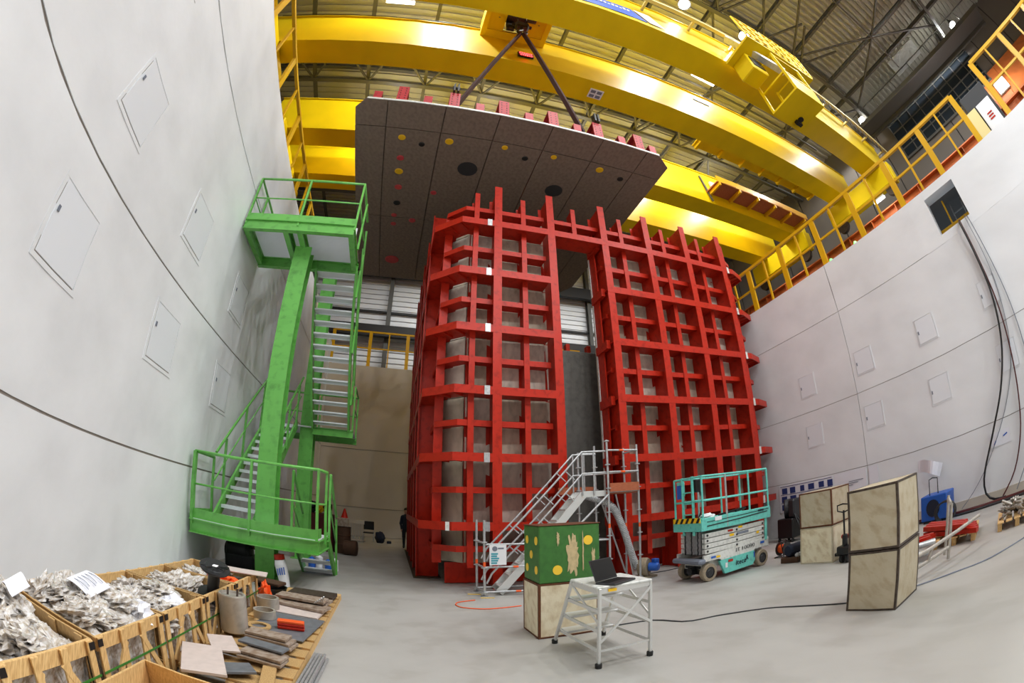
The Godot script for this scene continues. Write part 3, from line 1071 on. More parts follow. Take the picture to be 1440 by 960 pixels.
func formwork() -> void:
	var z := -8.8
	# left tower
	var t := thing("formwork_tower", "left tall red steel formwork tower beside the green stairs", "formwork", Vector3(2.0, 0, -12))
	var m := Mb.new()
	plan(m, steps([Vector2(3.6, -9.5), Vector2(1.53, -9.5), Vector2(1.12, -9.92), Vector2(1.12, -17.0), Vector2(3.6, -17.0), Vector2(3.6, -9.5)], 0.9).slice(0, -1), 0.5, 9.3)
	core_panels(t, [Vector2(3.6, -9.5), Vector2(2.15, -9.5), Vector2(1.53, -9.5), Vector2(1.12, -9.92), Vector2(1.12, -11.5), Vector2(1.12, -13.0), Vector2(1.12, -14.5), Vector2(1.12, -17.0)])
	obj("core", m, M.form_face, t)
	for x in [2.02, 3.46]:
		post(t, x, 0.0, 9.9, 0.2, z, -9.5, "post")
	for x in [1.53, 2.8]:
		post(t, x, 0.45, 9.75, 0.13, -9.02, -9.5, "stud")
	var pa := [Vector2(3.46, z), Vector2(1.19, z), Vector2(0.56, -9.42), Vector2(0.56, -17.0)]
	for y in TOPS:
		waler(t, "waler", pa, y - 0.18, y, 0.62, 1.0)
		gussets(t, pa.slice(1, 3), y - 0.1, 0.6, 1.0)
		m = Mb.new()
		bx(m, 1.84, 1.96, y - 0.19, y + 0.01, z, z + 0.015)
		obj("joint_plate", m, M.galvanised, t)
	m = Mb.new()
	bx(m, 1.06, 1.14, 1.26, 1.44, z, z + 0.01)
	obj("joint_plate", m, M.white_paint, t)
	pa = [Vector2(3.46, -9.05), Vector2(1.31, -9.05), Vector2(0.87, -9.5), Vector2(0.87, -17.0)]
	for y in MIDS:
		waler(t, "rail", pa, y - 0.13, y, 0.4, 1.0)
	m = Mb.new()
	bx(m, 0.86, 1.06, 0.5, 9.2, -9.6, -9.55)
	bx(m, 0.95, 0.97, 0.5, 9.2, -9.95, -9.6)
	obj("stud", m, M.red, t)
	m = Mb.new()
	bx(m, 1.14, 3.6, 0.02, 0.5, -9.66, -9.63)
	obj("kick_plate", m, M.red, t)
	for k in 5:
		side_post(t, 0.56, 1.1, -10.55 - k * 1.45)
	m = Mb.new()
	bx(m, 0.5, 1.14, 0.0, 0.03, -17.0, -10.3)
	obj("base_plate", m, M.iron, t)
	# right tower
	t = thing("formwork_tower", "right wide red steel formwork tower behind the scissor lift", "formwork", Vector3(7.6, 0, -12))
	m = Mb.new()
	plan(m, steps([Vector2(5.1, -9.5), Vector2(9.74, -9.5), Vector2(10.06, -9.85), Vector2(10.06, -17.0), Vector2(9.86, -17.0), Vector2(9.86, -9.9), Vector2(9.7, -9.72), Vector2(5.1, -9.72), Vector2(5.1, -9.5)], 0.9).slice(0, -1), 0.5, 9.3)
	core_panels(t, [Vector2(5.1, -9.5), Vector2(6.62, -9.5), Vector2(8.07, -9.5), Vector2(9.74, -9.5), Vector2(10.06, -9.85)])
	obj("core", m, M.form_face, t)
	for x in [5.04, 6.52, 7.97, 9.49]:
		post(t, x, 0.0, 9.9, 0.2, z, -9.5, "post")
	for x in [5.78, 7.3, 8.75]:
		post(t, x, 0.45, 9.75, 0.13, -9.02, -9.5, "stud")
	post(t, 9.86, 0.45, 9.75, 0.13, -9.02, -9.5, "stud")
	pa = [Vector2(5.04, z), Vector2(10.0, z), Vector2(10.64, -9.06), Vector2(10.64, -17.0)]
	for y in TOPS:
		waler(t, "waler", pa, y - 0.18, y, 0.62, -1.0)
		gussets(t, pa.slice(1, 3), y - 0.1, 0.6, -1.0)
		m = Mb.new()
		bx(m, 9.72, 9.8, y - 0.2, y + 0.02, z, z + 0.015)
		obj("joint_plate", m, M.white_paint, t)
		m = Mb.new()
		bx(m, 4.95, 5.06, y - 0.22, y, -9.62, -9.0)
		obj("end_waler", m, M.red, t)
	pa = [Vector2(5.04, -9.05), Vector2(9.92, -9.05), Vector2(10.42, -9.3), Vector2(10.42, -17.0)]
	for y in MIDS:
		waler(t, "rail", pa, y - 0.13, y, 0.4, -1.0)
	m = Mb.new()
	bx(m, 5.1, 10.0, 0.02, 0.5, -9.66, -9.63)
	obj("kick_plate", m, M.red, t)
	for k in 4:
		side_post(t, 10.6, 10.08, -10.6 - k * 1.45)
	m = Mb.new()
	bx(m, 5.0, 5.04, 0.4, 9.2, -9.66, -9.3)
	obj("end_plate", m, M.red, t)
	m = Mb.new()
	bx(m, 4.97, 4.99, 1.4, 8.5, -9.66, -9.6)
	obj("edge_strip", m, M.white_paint, t)
	# header between the towers
	t = thing("header_beam", "red header beams across the gap joining the tops of both towers", "beam", Vector3(4.3, 8.5, -9))
	m = Mb.new()
	band(m, [Vector2(5.04, z), Vector2(3.66, z)], [Vector2(5.04, z - 0.03), Vector2(3.66, z - 0.03)], 8.52, 8.70)
	band(m, [Vector2(5.04, z - 0.03), Vector2(3.66, z - 0.03)], [Vector2(5.04, -9.42), Vector2(3.66, -9.42)], 8.56, 8.59)
	obj("waler", m, M.red, t)
	m = Mb.new()
	bx(m, 3.66, 5.04, 9.13, 9.26, -9.09, -9.05)
	bx(m, 3.66, 5.04, 9.18, 9.21, -9.45, -9.09)
	obj("rail", m, M.red, t)
	m = Mb.new()
	bx(m, 4.28, 4.41, 8.7, 9.75, -9.06, -9.02)
	bx(m, 4.33, 4.36, 8.7, 9.75, -9.45, -9.06)
	obj("stud", m, M.red, t)
	# block between the towers
	t = thing("concrete_block", "tall dark grey concrete block standing in the gap between the red towers", "block", Vector3(4.3, 0, -10.8))
	m = Mb.new()
	bx(m, 3.68, 5.9, 0.0, 6.0, -11.1, -10.5, 0.03)
	obj("body", m, M.grey_concrete, t)
	for x in [4.5, 5.15]:
		m = Mb.new()
		bx(m, x, x + 0.12, 6.0, 6.22, -10.75, -10.55, 0.01)
		obj("red_cap", m, M.red, t)

# facing panels of a core, one per bay and level, with open joints
func core_panels(t: Node3D, path: Array) -> void:
	var lv := [0.5, 1.35, 2.79, 4.23, 5.67, 7.13, 8.61, 9.3]
	var rng := RandomNumberGenerator.new()
	rng.seed = 77
	for i in path.size() - 1:
		var a: Vector2 = path[i]
		var b: Vector2 = path[i + 1]
		var d := (b - a).normalized()
		var n := Vector2(d.y, -d.x)
		if n.dot(Vector2(a.x + b.x, a.y + b.y) * 0.5 - Vector2((3.0 if a.x < 3.7 else 7.0), -13.0)) < 0.0:
			n = -n
		for k in 7:
			var m := Mb.new()
			var g := 0.012
			var o := n * (0.02 + rng.randf() * 0.012)
			band(m, [a + d * g + o, b - d * g + o], [a + d * g, b - d * g], lv[k] + g, lv[k + 1] - g)
			obj("panel", m, M.form_pale if rng.randf() < 0.5 else M.form_face, t)

# ---------------------------------------------------------------- the hanging plate
func lid() -> void:
	var t := thing("hanging_plate", "large dark brown steel plate hanging level from the crane, seen from below", "plate", Vector3(2.45, 11.0, -11.8))
	var xs := [-2.1, -1.22, 0.31, 1.75, 3.2, 4.69, 6.11, 7.05]
	var zs := [-7.13, -8.1, -12.2, -16.45]
	for i in 7:
		for j in 3:
			var m := Mb.new()
			var g := 0.012
			var x0: float = xs[i] + g
			var x1: float = xs[i + 1] - g
			var z0: float = zs[j] - g
			var z1: float = zs[j + 1] + g
			var p := [Vector2(x0, z0), Vector2(x1, z0), Vector2(x1, z1), Vector2(x0, z1)]
			if i == 0 and j == 0:
				p = [Vector2(x0 + 0.32, z0), Vector2(x1, z0), Vector2(x1, z1), Vector2(x0, z1), Vector2(x0, z0 - 0.32)]
			if i == 6 and j == 0:
				p = [Vector2(x0, z0), Vector2(x1 - 0.5, z0), Vector2(x1, z0 - 0.35), Vector2(x1, z1), Vector2(x0, z1)]
			if i == 6 and j == 2:
				p = [Vector2(x0, z0), Vector2(x1, z0), Vector2(x1, -15.4), Vector2(x1 - 0.6, z1), Vector2(x0, z1)]
			var cl: Array = p.duplicate()
			cl.append(p[0])
			plan(m, steps(cl, 0.9).slice(0, -1), 11.0, 11.02)
			obj("plate_panel", m, M.lid_steel, t)
	var m := Mb.new()
	plan(m, steps([Vector2(-2.08, -7.47), Vector2(-1.8, -7.15), Vector2(6.54, -7.15), Vector2(7.03, -7.5), Vector2(7.03, -15.4), Vector2(6.45, -16.43), Vector2(-2.08, -16.43), Vector2(-2.08, -7.47)], 0.9).slice(0, -1), 11.021, 11.06)
	obj("backing_plate", m, M.lid_steel, t)
	m = Mb.new()
	bar(m, Vector3(-1.78, 11.03, -7.125), Vector3(6.52, 11.03, -7.125), 0.02, 0.06)
	obj("bright_edge", m, M.white_paint, t)
	var k := 0
	for x in [-1.55, -0.9, -0.2, 0.5, 1.2, 1.85, 2.55, 3.25, 3.95, 4.6, 5.35, 5.95, 6.4]:
		m = Mb.new()
		var h := 0.72 if k % 2 == 1 else 0.4
		var hw := 0.14 if k % 2 == 1 else 0.11
		bx(m, x - hw, x + hw, 11.06, 11.06 + h, -7.24, -7.2)
		bx(m, x - 0.015, x + 0.015, 11.06, 11.06 + h, -16.2, -7.24)
		bx(m, x - hw, x + hw, 11.04 + h, 11.06 + h, -16.2, -7.2)
		var r := obj("rib", m, M.red_old, t)
		if k % 2 == 1:
			m = Mb.new()
			for q in 6:
				for s in [-0.07, 0.07]:
					lathe(m, Vector3(x + s, 11.14 + q * 0.11, -7.2), Vector3(0, 0, 1), [[0.0, 0.0], [0.018, 0.0], [0.018, 0.006], [0.0, 0.006]], 6)
			obj("bolt_hole", m, M.black, r, "stuff")
		if k == 3 or k == 9:
			m = Mb.new()
			bx(m, x - 0.08, x - 0.03, 11.78, 12.13, -7.3, -7.1)
			bx(m, x + 0.03, x + 0.08, 11.78, 12.13, -7.3, -7.1)
			lathe(m, Vector3(x - 0.1, 12.03, -7.2), Vector3(1, 0, 0), [[0.0, 0.0], [0.05, 0.0], [0.05, 0.2], [0.0, 0.2]], 10)
			obj("lifting_lug", m, M.black, r)
		k += 1
	# capped openings in the underside
	for q in [[-0.74, -8.45, 0.11, M.rail_yellow, "yellow_cap"], [0.59, -8.39, 0.12, M.rail_yellow, "yellow_cap"], [2.15, -8.28, 0.09, M.rail_yellow, "yellow_cap"], [3.6, -8.27, 0.09, M.rail_yellow, "yellow_cap"], [5.09, -8.35, 0.12, M.rail_yellow, "yellow_cap"], [-0.72, -9.88, 0.13, M.rail_yellow, "yellow_cap"], [-0.16, -8.64, 0.09, M.black, "opening"], [2.82, -8.56, 0.09, M.black, "opening"], [5.87, -8.51, 0.1, M.black, "opening"], [-0.69, -11.42, 0.12, M.black, "opening"], [-0.72, -9.29, 0.11, M.red_old, "red_cap"], [-0.69, -10.62, 0.12, M.red_old, "red_cap"], [0.45, -10.7, 0.1, M.red_old, "red_cap"], [-0.75, -12.1, 0.1, M.red_old, "red_cap"], [-0.75, -12.6, 0.1, M.red_old, "red_cap"], [-0.1, -12.3, 0.12, M.red_old, "red_cap"], [4.9, -11.2, 0.12, M.red_old, "red_cap"], [-0.72, -15.0, 0.28, M.red_old, "red_cap"], [1.3, -9.4, 0.3, M.charcoal, "stain_patch"], [4.1, -9.7, 0.28, M.charcoal, "stain_patch"]]:
		m = Mb.new()
		lathe(m, Vector3(q[0], 10.985 if q[4] != "stain_patch" else 10.996, q[1]), UP, [[0.0, 0.0], [q[2] * 0.85, 0.0], [q[2], 0.012], [q[2], 0.03], [0.0, 0.03]] if q[4] != "stain_patch" else [[0.0, 0.0], [q[2], 0.0], [q[2], 0.004], [0.0, 0.004]], 16)
		obj(q[4], m, q[3], t)

# ---------------------------------------------------------------- green stairs
func flight(t: Node3D, x0: float, x1: float, a: Vector2, b: Vector2, n: int) -> void:   # a, b: (y, z) of the ends
	for x in [x0, x1]:
		var m := Mb.new()
		bar(m, Vector3(x, a.x, a.y), Vector3(x, b.x, b.y), 0.05, 0.24)
		obj("stringer", m, M.green, t)
	for k in n:
		var f := (k + 0.6) / n
		var y := lerpf(a.x, b.x, f)
		var z := lerpf(a.y, b.y, f)
		var m := Mb.new()
		bx(m, x0 + 0.03, x1 - 0.03, y - 0.035, y, z - 0.11, z + 0.11)
		bx(m, x0 + 0.03, x1 - 0.03, y - 0.07, y - 0.035, z + 0.1 * signf(a.y - b.y), z + 0.11 * signf(a.y - b.y))
		obj("tread", m, M.grating, t)

func hand_rail(t: Node3D, pts: Array, h: float, posts: Array) -> void:
	var m := Mb.new()
	var hi := []
	var mid := []
	for p in pts:
		hi.append(p + UP * h)
		mid.append(p + UP * h * 0.52)
	tube(m, hi, 0.03, 8)
	obj("handrail", m, M.green, t)
	m = Mb.new()
	tube(m, mid, 0.018, 8)
	obj("knee_rail", m, M.green, t)
	for p in posts:
		m = Mb.new()
		bar(m, p - UP * 0.1, p + UP * h, 0.045, 0.05)
		obj("rail_post", m, M.green, t)

func stair_tower() -> void:
	var t := thing("stair_tower", "bright green steel stair tower with grey treads by the left wall", "staircase", Vector3(-2.4, 0, -9.5))
	var m := Mb.new()
	# columns
	for q in [[-8.17, 6.9], [-11.8, 8.4]]:
		m = Mb.new()
		bx(m, -2.62, -2.23, 0.0, q[1], q[0] - 0.03, q[0])
		bx(m, -2.44, -2.41, 0.0, q[1], q[0] - 0.33, q[0] - 0.03)
		bx(m, -2.62, -2.23, 0.0, q[1], q[0] - 0.36, q[0] - 0.33)
		obj("column", m, M.green, t)
		m = Mb.new()
		bx(m, -2.72, -2.13, 0.0, 0.03, q[0] - 0.46, q[0] + 0.1)
		obj("base_plate", m, M.green, t)
	# lower platform
	for q in [[Vector3(-3.78, 0.84, -7.6), Vector3(-1.25, 0.84, -7.6)], [Vector3(-3.78, 0.84, -8.85), Vector3(-1.25, 0.84, -8.85)]]:
		m = Mb.new()
		ibeam(m, q[0], q[1], 0.12, 0.26, UP, 0.02)
		obj("platform_beam", m, M.green, t)
	for x in [-3.74, -2.5, -1.29]:
		m = Mb.new()
		ibeam(m, Vector3(x, 0.84, -7.62), Vector3(x, 0.84, -8.85), 0.1, 0.24, UP, 0.02)
		obj("platform_joist", m, M.green, t)
	m = Mb.new()
	bx(m, -3.76, -1.27, 0.965, 0.985, -8.88, -7.58)
	obj("grating", m, M.grating, t)
	m = Mb.new()
	bx(m, -3.74, -1.28, 0.985, 1.16, -7.6, -7.585)
	bx(m, -1.3, -1.285, 0.985, 1.16, -8.1, -7.6)
	bx(m, -3.75, -3.735, 0.985, 1.16, -8.5, -7.6)
	obj("toe_board", m, M.green, t)
	var y := 0.97
	hand_rail(t, [Vector3(-3.72, y, -8.5), Vector3(-3.74, y, -7.6), Vector3(-1.29, y, -7.6), Vector3(-1.22, y, -8.15)], 1.24, [Vector3(-3.74, y, -7.6), Vector3(-3.72, y, -8.5), Vector3(-2.55, y, -7.6), Vector3(-1.29, y, -7.6), Vector3(-1.22, y, -8.15)])
	m = Mb.new()
	bar(m, Vector3(-3.74, y, -7.6), Vector3(-3.74, y + 1.24, -7.6), 0.06, 0.1)
	obj("rail_post", m, M.green, t)
	# flights
	flight(t, -1.98, -1.27, Vector2(0.96, -8.8), Vector2(0.02, -9.95), 4)
	hand_rail(t, [Vector3(-1.24, 0.97, -8.8), Vector3(-1.24, 0.1, -9.95)], 1.24, [Vector3(-1.24, 0.97, -8.8), Vector3(-1.24, 0.05, -9.95)])
	hand_rail(t, [Vector3(-2.02, 0.97, -8.8), Vector3(-2.02, 0.1, -9.95)], 1.24, [Vector3(-2.02, 0.97, -8.8), Vector3(-2.02, 0.05, -9.95)])
	flight(t, -3.52, -2.66, Vector2(0.98, -8.2), Vector2(3.62, -11.5), 13)
	hand_rail(t, [Vector3(-3.55, 1.15, -8.2), Vector3(-3.55, 3.8, -11.5)], 1.15, [Vector3(-3.55, 1.5, -8.7), Vector3(-3.55, 2.45, -9.8), Vector3(-3.55, 3.4, -11.0)])
	hand_rail(t, [Vector3(-2.62, 1.4, -8.7), Vector3(-2.62, 3.8, -11.5)], 1.1, [Vector3(-2.62, 2.1, -9.4), Vector3(-2.62, 2.9, -10.4), Vector3(-2.62, 3.5, -11.2)])
	# landing
	m = Mb.new()
	bx(m, -3.55, -1.15, 3.6, 3.63, -13.0, -11.7)
	obj("grating", m, M.grating, t)
	for q in [[Vector3(-2.25, 3.52, -11.72), Vector3(-1.12, 3.52, -11.72)], [Vector3(-3.55, 3.52, -13.0), Vector3(-1.12, 3.52, -13.0)]]:
		m = Mb.new()
		ibeam(m, q[0], q[1], 0.1, 0.2, UP, 0.02)
		obj("platform_beam", m, M.green, t)
	hand_rail(t, [Vector3(-3.5, 3.63, -12.95), Vector3(-1.15, 3.63, -12.95), Vector3(-1.15, 3.63, -11.75)], 1.2, [Vector3(-3.5, 3.63, -12.95), Vector3(-2.3, 3.63, -12.95), Vector3(-1.15, 3.63, -12.95), Vector3(-1.15, 3.63, -11.75)])
	flight(t, -2.24, -1.24, Vector2(3.62, -11.7), Vector2(6.95, -9.15), 14)
	hand_rail(t, [Vector3(-1.19, 3.75, -11.6), Vector3(-1.19, 7.0, -9.1)], 1.1, [Vector3(-1.19, 4.3, -11.2), Vector3(-1.19, 5.4, -10.3), Vector3(-1.19, 6.5, -9.45)])
	# top platform
	for q in [[Vector3(-3.8, 7.0, -7.58), Vector3(-1.25, 7.0, -7.58)], [Vector3(-3.8, 6.98, -9.12), Vector3(-1.22, 6.98, -9.12)]]:
		m = Mb.new()
		ibeam(m, q[0], q[1], 0.12, 0.26, UP, 0.025)
		obj("platform_beam", m, M.green, t)
	for x in [-3.74, -2.78, -2.45, -1.3]:
		m = Mb.new()
		ibeam(m, Vector3(x, 7.0, -7.6), Vector3(x, 7.0, -9.12), 0.12, 0.24, UP, 0.02)
		obj("platform_joist", m, M.green, t)
	m = Mb.new()
	for k in 44:
		bx(m, -3.76, -1.27, 7.1, 7.14, -7.61 - k * 0.034, -7.6 - k * 0.034)
	for k in 9:
		bx(m, -3.7 + k * 0.3, -3.69 + k * 0.3, 7.125, 7.135, -9.1, -7.6)
	obj("grating", m, M.grating, t)
	m = Mb.new()
	bx(m, -3.76, -1.27, 7.145, 7.3, -7.57, -7.555)
	obj("toe_board", m, M.green, t)
	m = Mb.new()
	bx(m, -2.15, -1.85, 7.14, 7.52, -9.1, -9.05)
	obj("gusset_plate", m, M.green, t)
	y = 7.12
	hand_rail(t, [Vector3(-3.78, y, -9.1), Vector3(-3.78, y, -7.58), Vector3(-1.25, y, -7.58), Vector3(-1.2, y, -9.0)], 1.2, [Vector3(-3.78, y, -9.1), Vector3(-3.78, y, -8.3), Vector3(-3.78, y, -7.58), Vector3(-2.52, y, -7.58), Vector3(-1.25, y, -7.58), Vector3(-1.2, y, -8.3)])
	m = Mb.new()
	bx(m, -1.75, -1.5, 7.9, 8.5, -9.6, -9.57)
	bx(m, -1.65, -1.6, 7.1, 7.9, -9.6, -9.58)
	obj("notice_board", m, M.white, t)
	# stair from the top platform to the gallery, behind
	flight(t, -3.5, -2.7, Vector2(7.1, -9.3), Vector2(10.1, -12.6), 12)

func gallery_rail(called: String, label: String, a: Vector3, b: Vector3, h: float, pitch: float, first := 0.0) -> void:
	var t := thing("gallery_railing", label, "railing", a)
	var d := (b - a).normalized()
	var l := (b - a).length()
	var m := Mb.new()
	bar(m, a + UP * h, b + UP * h, 0.09, 0.09)
	obj("top_rail", m, M.rail_yellow, t)
	if a.x > -3.9:
		m = Mb.new()
		bar(m, a + UP * h * 0.52, b + UP * h * 0.52, 0.06, 0.06)
		obj("knee_rail", m, M.rail_yellow, t)
	var k := 0
	var s := first
	while s <= l + 0.01:
		m = Mb.new()
		var p := a + d * s
		if k % 2 == 0:
			bar(m, p, p + UP * h, 0.07, 0.19, d)
		else:
			bar(m, p, p + UP * h, 0.06, 0.065, d)
		obj("post" if k % 2 == 0 else "baluster", m, M.rail_yellow, t)
		s += pitch * 0.5
		k += 1

func galleries() -> void:
	gallery_rail("rail", "yellow handrail along the top of the left white wall", Vector3(-3.95, 10.16, 3.0), Vector3(-3.95, 10.16, -13.5), 1.42, 2.1, 0.9)
	gallery_rail("rail", "yellow handrail along the top of the right wall, the long far run", Vector3(10.82, 7.28, 0.85), Vector3(10.82, 7.28, -12.9), 1.55, 1.61, 0.0)
	gallery_rail("rail", "yellow handrail on the right wall nearest the viewer, in the top right corner", Vector3(10.82, 7.28, 2.2), Vector3(10.82, 7.28, 8.6), 1.8, 1.61, 0.0)
	gallery_rail("rail", "yellow handrail on top of the back wall behind the stairs", Vector3(-3.8, 9.02, -22.8), Vector3(10.6, 9.02, -22.8), 2.0, 2.1, 0.0)
	# grey crates and boards on the right gallery
	var m := Mb.new()
	bx(m, 13.6, 13.66, 7.28, 9.75, 1.72, 2.45, 0.01)
	var t := tag(obj("notice_board", m, M.white), "white notice board with red print behind the yellow handrail", "board")
	m = Mb.new()
	for k in 3:
		bx(m, 13.59, 13.6, 9.05 + k * 0.1, 9.1 + k * 0.1, 1.95, 2.2)
	obj("red_print", m, M.red, t)
	m = Mb.new()
	bx(m, 13.75, 15.2, 7.28, 10.4, 1.3, 2.6, 0.02)
	tag(obj("control_cabinet", m, M.charcoal), "dark cabinet behind the white notice board on the gallery", "cabinet")
	m = Mb.new()
	bar(m, Vector3(13.3, 7.32, 1.4), Vector3(13.62, 9.75, 1.4), 0.5, 0.04, Vector3(1, 0, 0))
	tag(obj("leaning_panel", m, M.pale_yellow), "cream panel leaning left of the white notice board on the gallery", "panel")
	m = Mb.new()
	bx(m, 26.3, 26.5, 16.6, 17.5, 5.7, 6.9, 0.04)
	t = tag(obj("wall_light", m, M.white_paint), "bright square wall light behind the handrail at the right edge", "lamp")
	m = Mb.new()
	bx(m, 26.24, 26.3, 16.7, 17.4, 5.8, 6.8)
	obj("diffuser", m, M.lamp_glow, t)
	var l := OmniLight3D.new()
	l.name = "wall_lamp_light"
	l.light_energy = 3.0
	l.light_size = 0.3
	l.omni_range = 60.0
	l.omni_attenuation = 2.0
	l.shadow_enabled = true
	l.position = hall(Vector3(26.0, 17.05, 6.3)) - t.position
	t.add_child(l)
	# small green signal lamps by the runway
	for z in [-8.6, -10.6]:
		m = Mb.new()
		lathe(m, Vector3(21.4, 12.5, z), UP, [[0.0, 0.0], [0.14, 0.0], [0.14, 0.2], [0.0, 0.22]], 10)
		t = tag(obj("signal_lamp", m, M.charcoal), "small green signal lamp by the runway beam, the %s one" % ("nearer" if z > -9.0 else "farther"), "lamp")
		m = Mb.new()
		lump(m, Vector3(21.3, 12.8, z), Vector3(0.12, 0.12, 0.12), 3, 6, 0.0, 1)
		obj("lens", m, M.green_led, t)
		l = OmniLight3D.new()
		l.name = "signal_light"
		l.light_color = Color(0.3, 1.0, 0.4)
		l.light_energy = 0.05
		l.light_size = 0.1
		l.omni_range = 60.0
		l.omni_attenuation = 2.0
		l.shadow_enabled = true
		l.position = hall(Vector3(21.0, 12.8, z)) - t.position
		t.add_child(l)
	# things in the wall opening
	t = thing("guard_rail", "yellow guard rail inside the square opening high in the right wall", "railing", Vector3(11.3, 6.05, -1.2))
	m = Mb.new()
	bar(m, Vector3(11.25, 6.3, -1.9), Vector3(11.25, 6.3, -0.4), 0.05, 0.09)
	obj("rail", m, M.rail_yellow, t)
	m = Mb.new()
	bar(m, Vector3(11.25, 5.6, -1.28), Vector3(11.25, 7.0, -1.28), 0.05, 0.05)
	bar(m, Vector3(11.25, 5.6, -1.85), Vector3(11.25, 7.0, -1.85), 0.07, 0.07)
	obj("post", m, M.rail_yellow, t)
	t = thing("ladder", "grey ladder seen through the square opening in the right wall", "ladder", Vector3(11.8, 5.6, -0.8))
	m = Mb.new()
	for z in [-1.15, -0.75]:
		bar(m, Vector3(11.7, 5.4, z), Vector3(11.7, 7.0, z), 0.04, 0.04)
	obj("side_rail", m, M.galvanised, t)
	for k in 5:
		m = Mb.new()
		bar(m, Vector3(11.7, 5.6 + k * 0.28, -1.15), Vector3(11.7, 5.6 + k * 0.28, -0.75), 0.03, 0.03)
		obj("rung", m, M.galvanised, t)
	# cables down the right wall
	var cb := [
		["black_cable", M.black, 0.028, "thick black cable looping down the right wall from the square opening", [Vector3(11.3, 6.1, -1.05), Vector3(10.66, 6.03, -1.02), Vector3(10.64, 5.2, -0.97), Vector3(10.64, 4.2, -0.93), Vector3(10.64, 3.2, -1.05), Vector3(10.64, 2.3, -1.35), Vector3(10.63, 1.5, -1.75), Vector3(10.62, 0.7, -2.1), Vector3(10.6, 0.25, -2.1), Vector3(10.55, 0.06, -1.85), Vector3(10.45, 0.05, -1.5)]],
		["red_cable", M.dark_red, 0.02, "thin dark red cable hanging beside the thick black one on the right wall", [Vector3(11.3, 6.1, -1.02), Vector3(10.67, 6.04, -0.99), Vector3(10.67, 5.0, -0.93), Vector3(10.66, 4.0, -0.86), Vector3(10.66, 3.0, -0.86), Vector3(10.66, 2.0, -0.9), Vector3(10.66, 1.2, -1.0), Vector3(10.64, 0.5, -1.25), Vector3(10.55, 0.06, -1.6)]],
		["grey_cable", M.ink_grey, 0.012, "thin grey cable hanging rightmost on the right wall", [Vector3(11.3, 6.1, -0.75), Vector3(10.68, 6.04, -0.72), Vector3(10.68, 5.0, -0.62), Vector3(10.68, 3.8, -0.5), Vector3(10.68, 2.6, -0.45), Vector3(10.67, 1.6, -0.55), Vector3(10.66, 0.8, -0.8), Vector3(10.6, 0.1, -1.2)]],
		["thin_cable", M.ink_grey, 0.008, "thin pale cord trailing behind the thick black cable", [Vector3(11.3, 6.1, -0.8), Vector3(10.69, 6.04, -0.8), Vector3(10.69, 4.5, -0.72), Vector3(10.69, 3.0, -0.85), Vector3(10.69, 2.0, -1.25), Vector3(10.68, 1.0, -1.9), Vector3(10.66, 0.4, -2.4), Vector3(10.6, 0.04, -2.8)]]]
	for q in cb:
		m = Mb.new()
		tube(m, smooth_path(q[4]), q[2], 7)
		tag(obj(q[0], m, q[1]), q[3], "cable")

func smooth_path(p: Array) -> Array:
	var c := Curve3D.new()
	for i in p.size():
		var a: Vector3 = p[maxi(i - 1, 0)]
		var b: Vector3 = p[mini(i + 1, p.size() - 1)]
		c.add_point(p[i], -(b - a) / 6.0, (b - a) / 6.0)
	var o := []
	var n := p.size() * 4
	for i in n + 1:
		o.append(c.sample_baked(c.get_baked_length() * i / n, true))
	return o

# ---------------------------------------------------------------- things on the floor
func yaw(a: float) -> Basis:
	return Basis(UP, deg_to_rad(a))

func cube_block(called: String, label: String, x0: float, x1: float, y0: float, y1: float, z0: float, z1: float, mt: Material, frame: Material, group := "") -> Node3D:
	var t := thing(called, label, "block", Vector3((x0 + x1) * 0.5, y0, (z0 + z1) * 0.5), group)
	var m := Mb.new()
	bx(m, x0, x1, y0 + 0.003, y1 - 0.003, z0, z1, 0.008)
	obj("body", m, mt, t)
	m = Mb.new()
	var w := 0.028
	for x in [x0, x1]:
		for z in [z0, z1]:
			var sx := -1.0 if x == x1 else 1.0
			var sz := -1.0 if z == z1 else 1.0
			bx(m, x - sx * 0.004, x + sx * w, y0 + 0.003, y1 - 0.003, z - sz * 0.004, z + sz * w, 0.003)
	for y in [y0, y1]:
		var sy := -1.0 if y == y1 else 1.0
		var ya: float = y + sy * 0.002
		var yb: float = y + sy * w
		for x in [x0, x1]:
			var sx := -1.0 if x == x1 else 1.0
			bx(m, x - sx * 0.004, x + sx * w, ya, yb, z0, z1, 0.003)
		for z in [z0, z1]:
			var sz := -1.0 if z == z1 else 1.0
			bx(m, x0, x1, ya, yb, z - sz * 0.004, z + sz * w, 0.003)
	obj("angle_frame", m, frame, t)
	return t

func spot(t: Node3D, c: Vector3, n: Vector3, r: float) -> void:
	var m := Mb.new()
	lathe(m, c, n, [[0.0, 0.0], [r, 0.0], [r, 0.004], [0.0, 0.005]], 24)
	obj("yellow_spot", m, M.die_yellow, t)

# ragged bare patch on a face: centre, two face directions, normal
func patch(t: Node3D, c: Vector3, u: Vector3, n: Vector3, w: float, h: float, sd: int) -> void:
	var rng := RandomNumberGenerator.new()
	rng.seed = sd
	var p := PackedVector2Array()
	for k in 44:
		var a := TAU * k / 44.0
		var rr := 0.66 + rng.randf() * 0.55
		p.append(Vector2(signf(cos(a)) * pow(absf(cos(a)), 0.6) * w * rr, signf(sin(a)) * pow(absf(sin(a)), 0.7) * h * rr))
	var m := Mb.new()
	prism(m, c, u, UP, p, n * 0.003)
	obj("bare_patch", m, M.bare_patch, t)

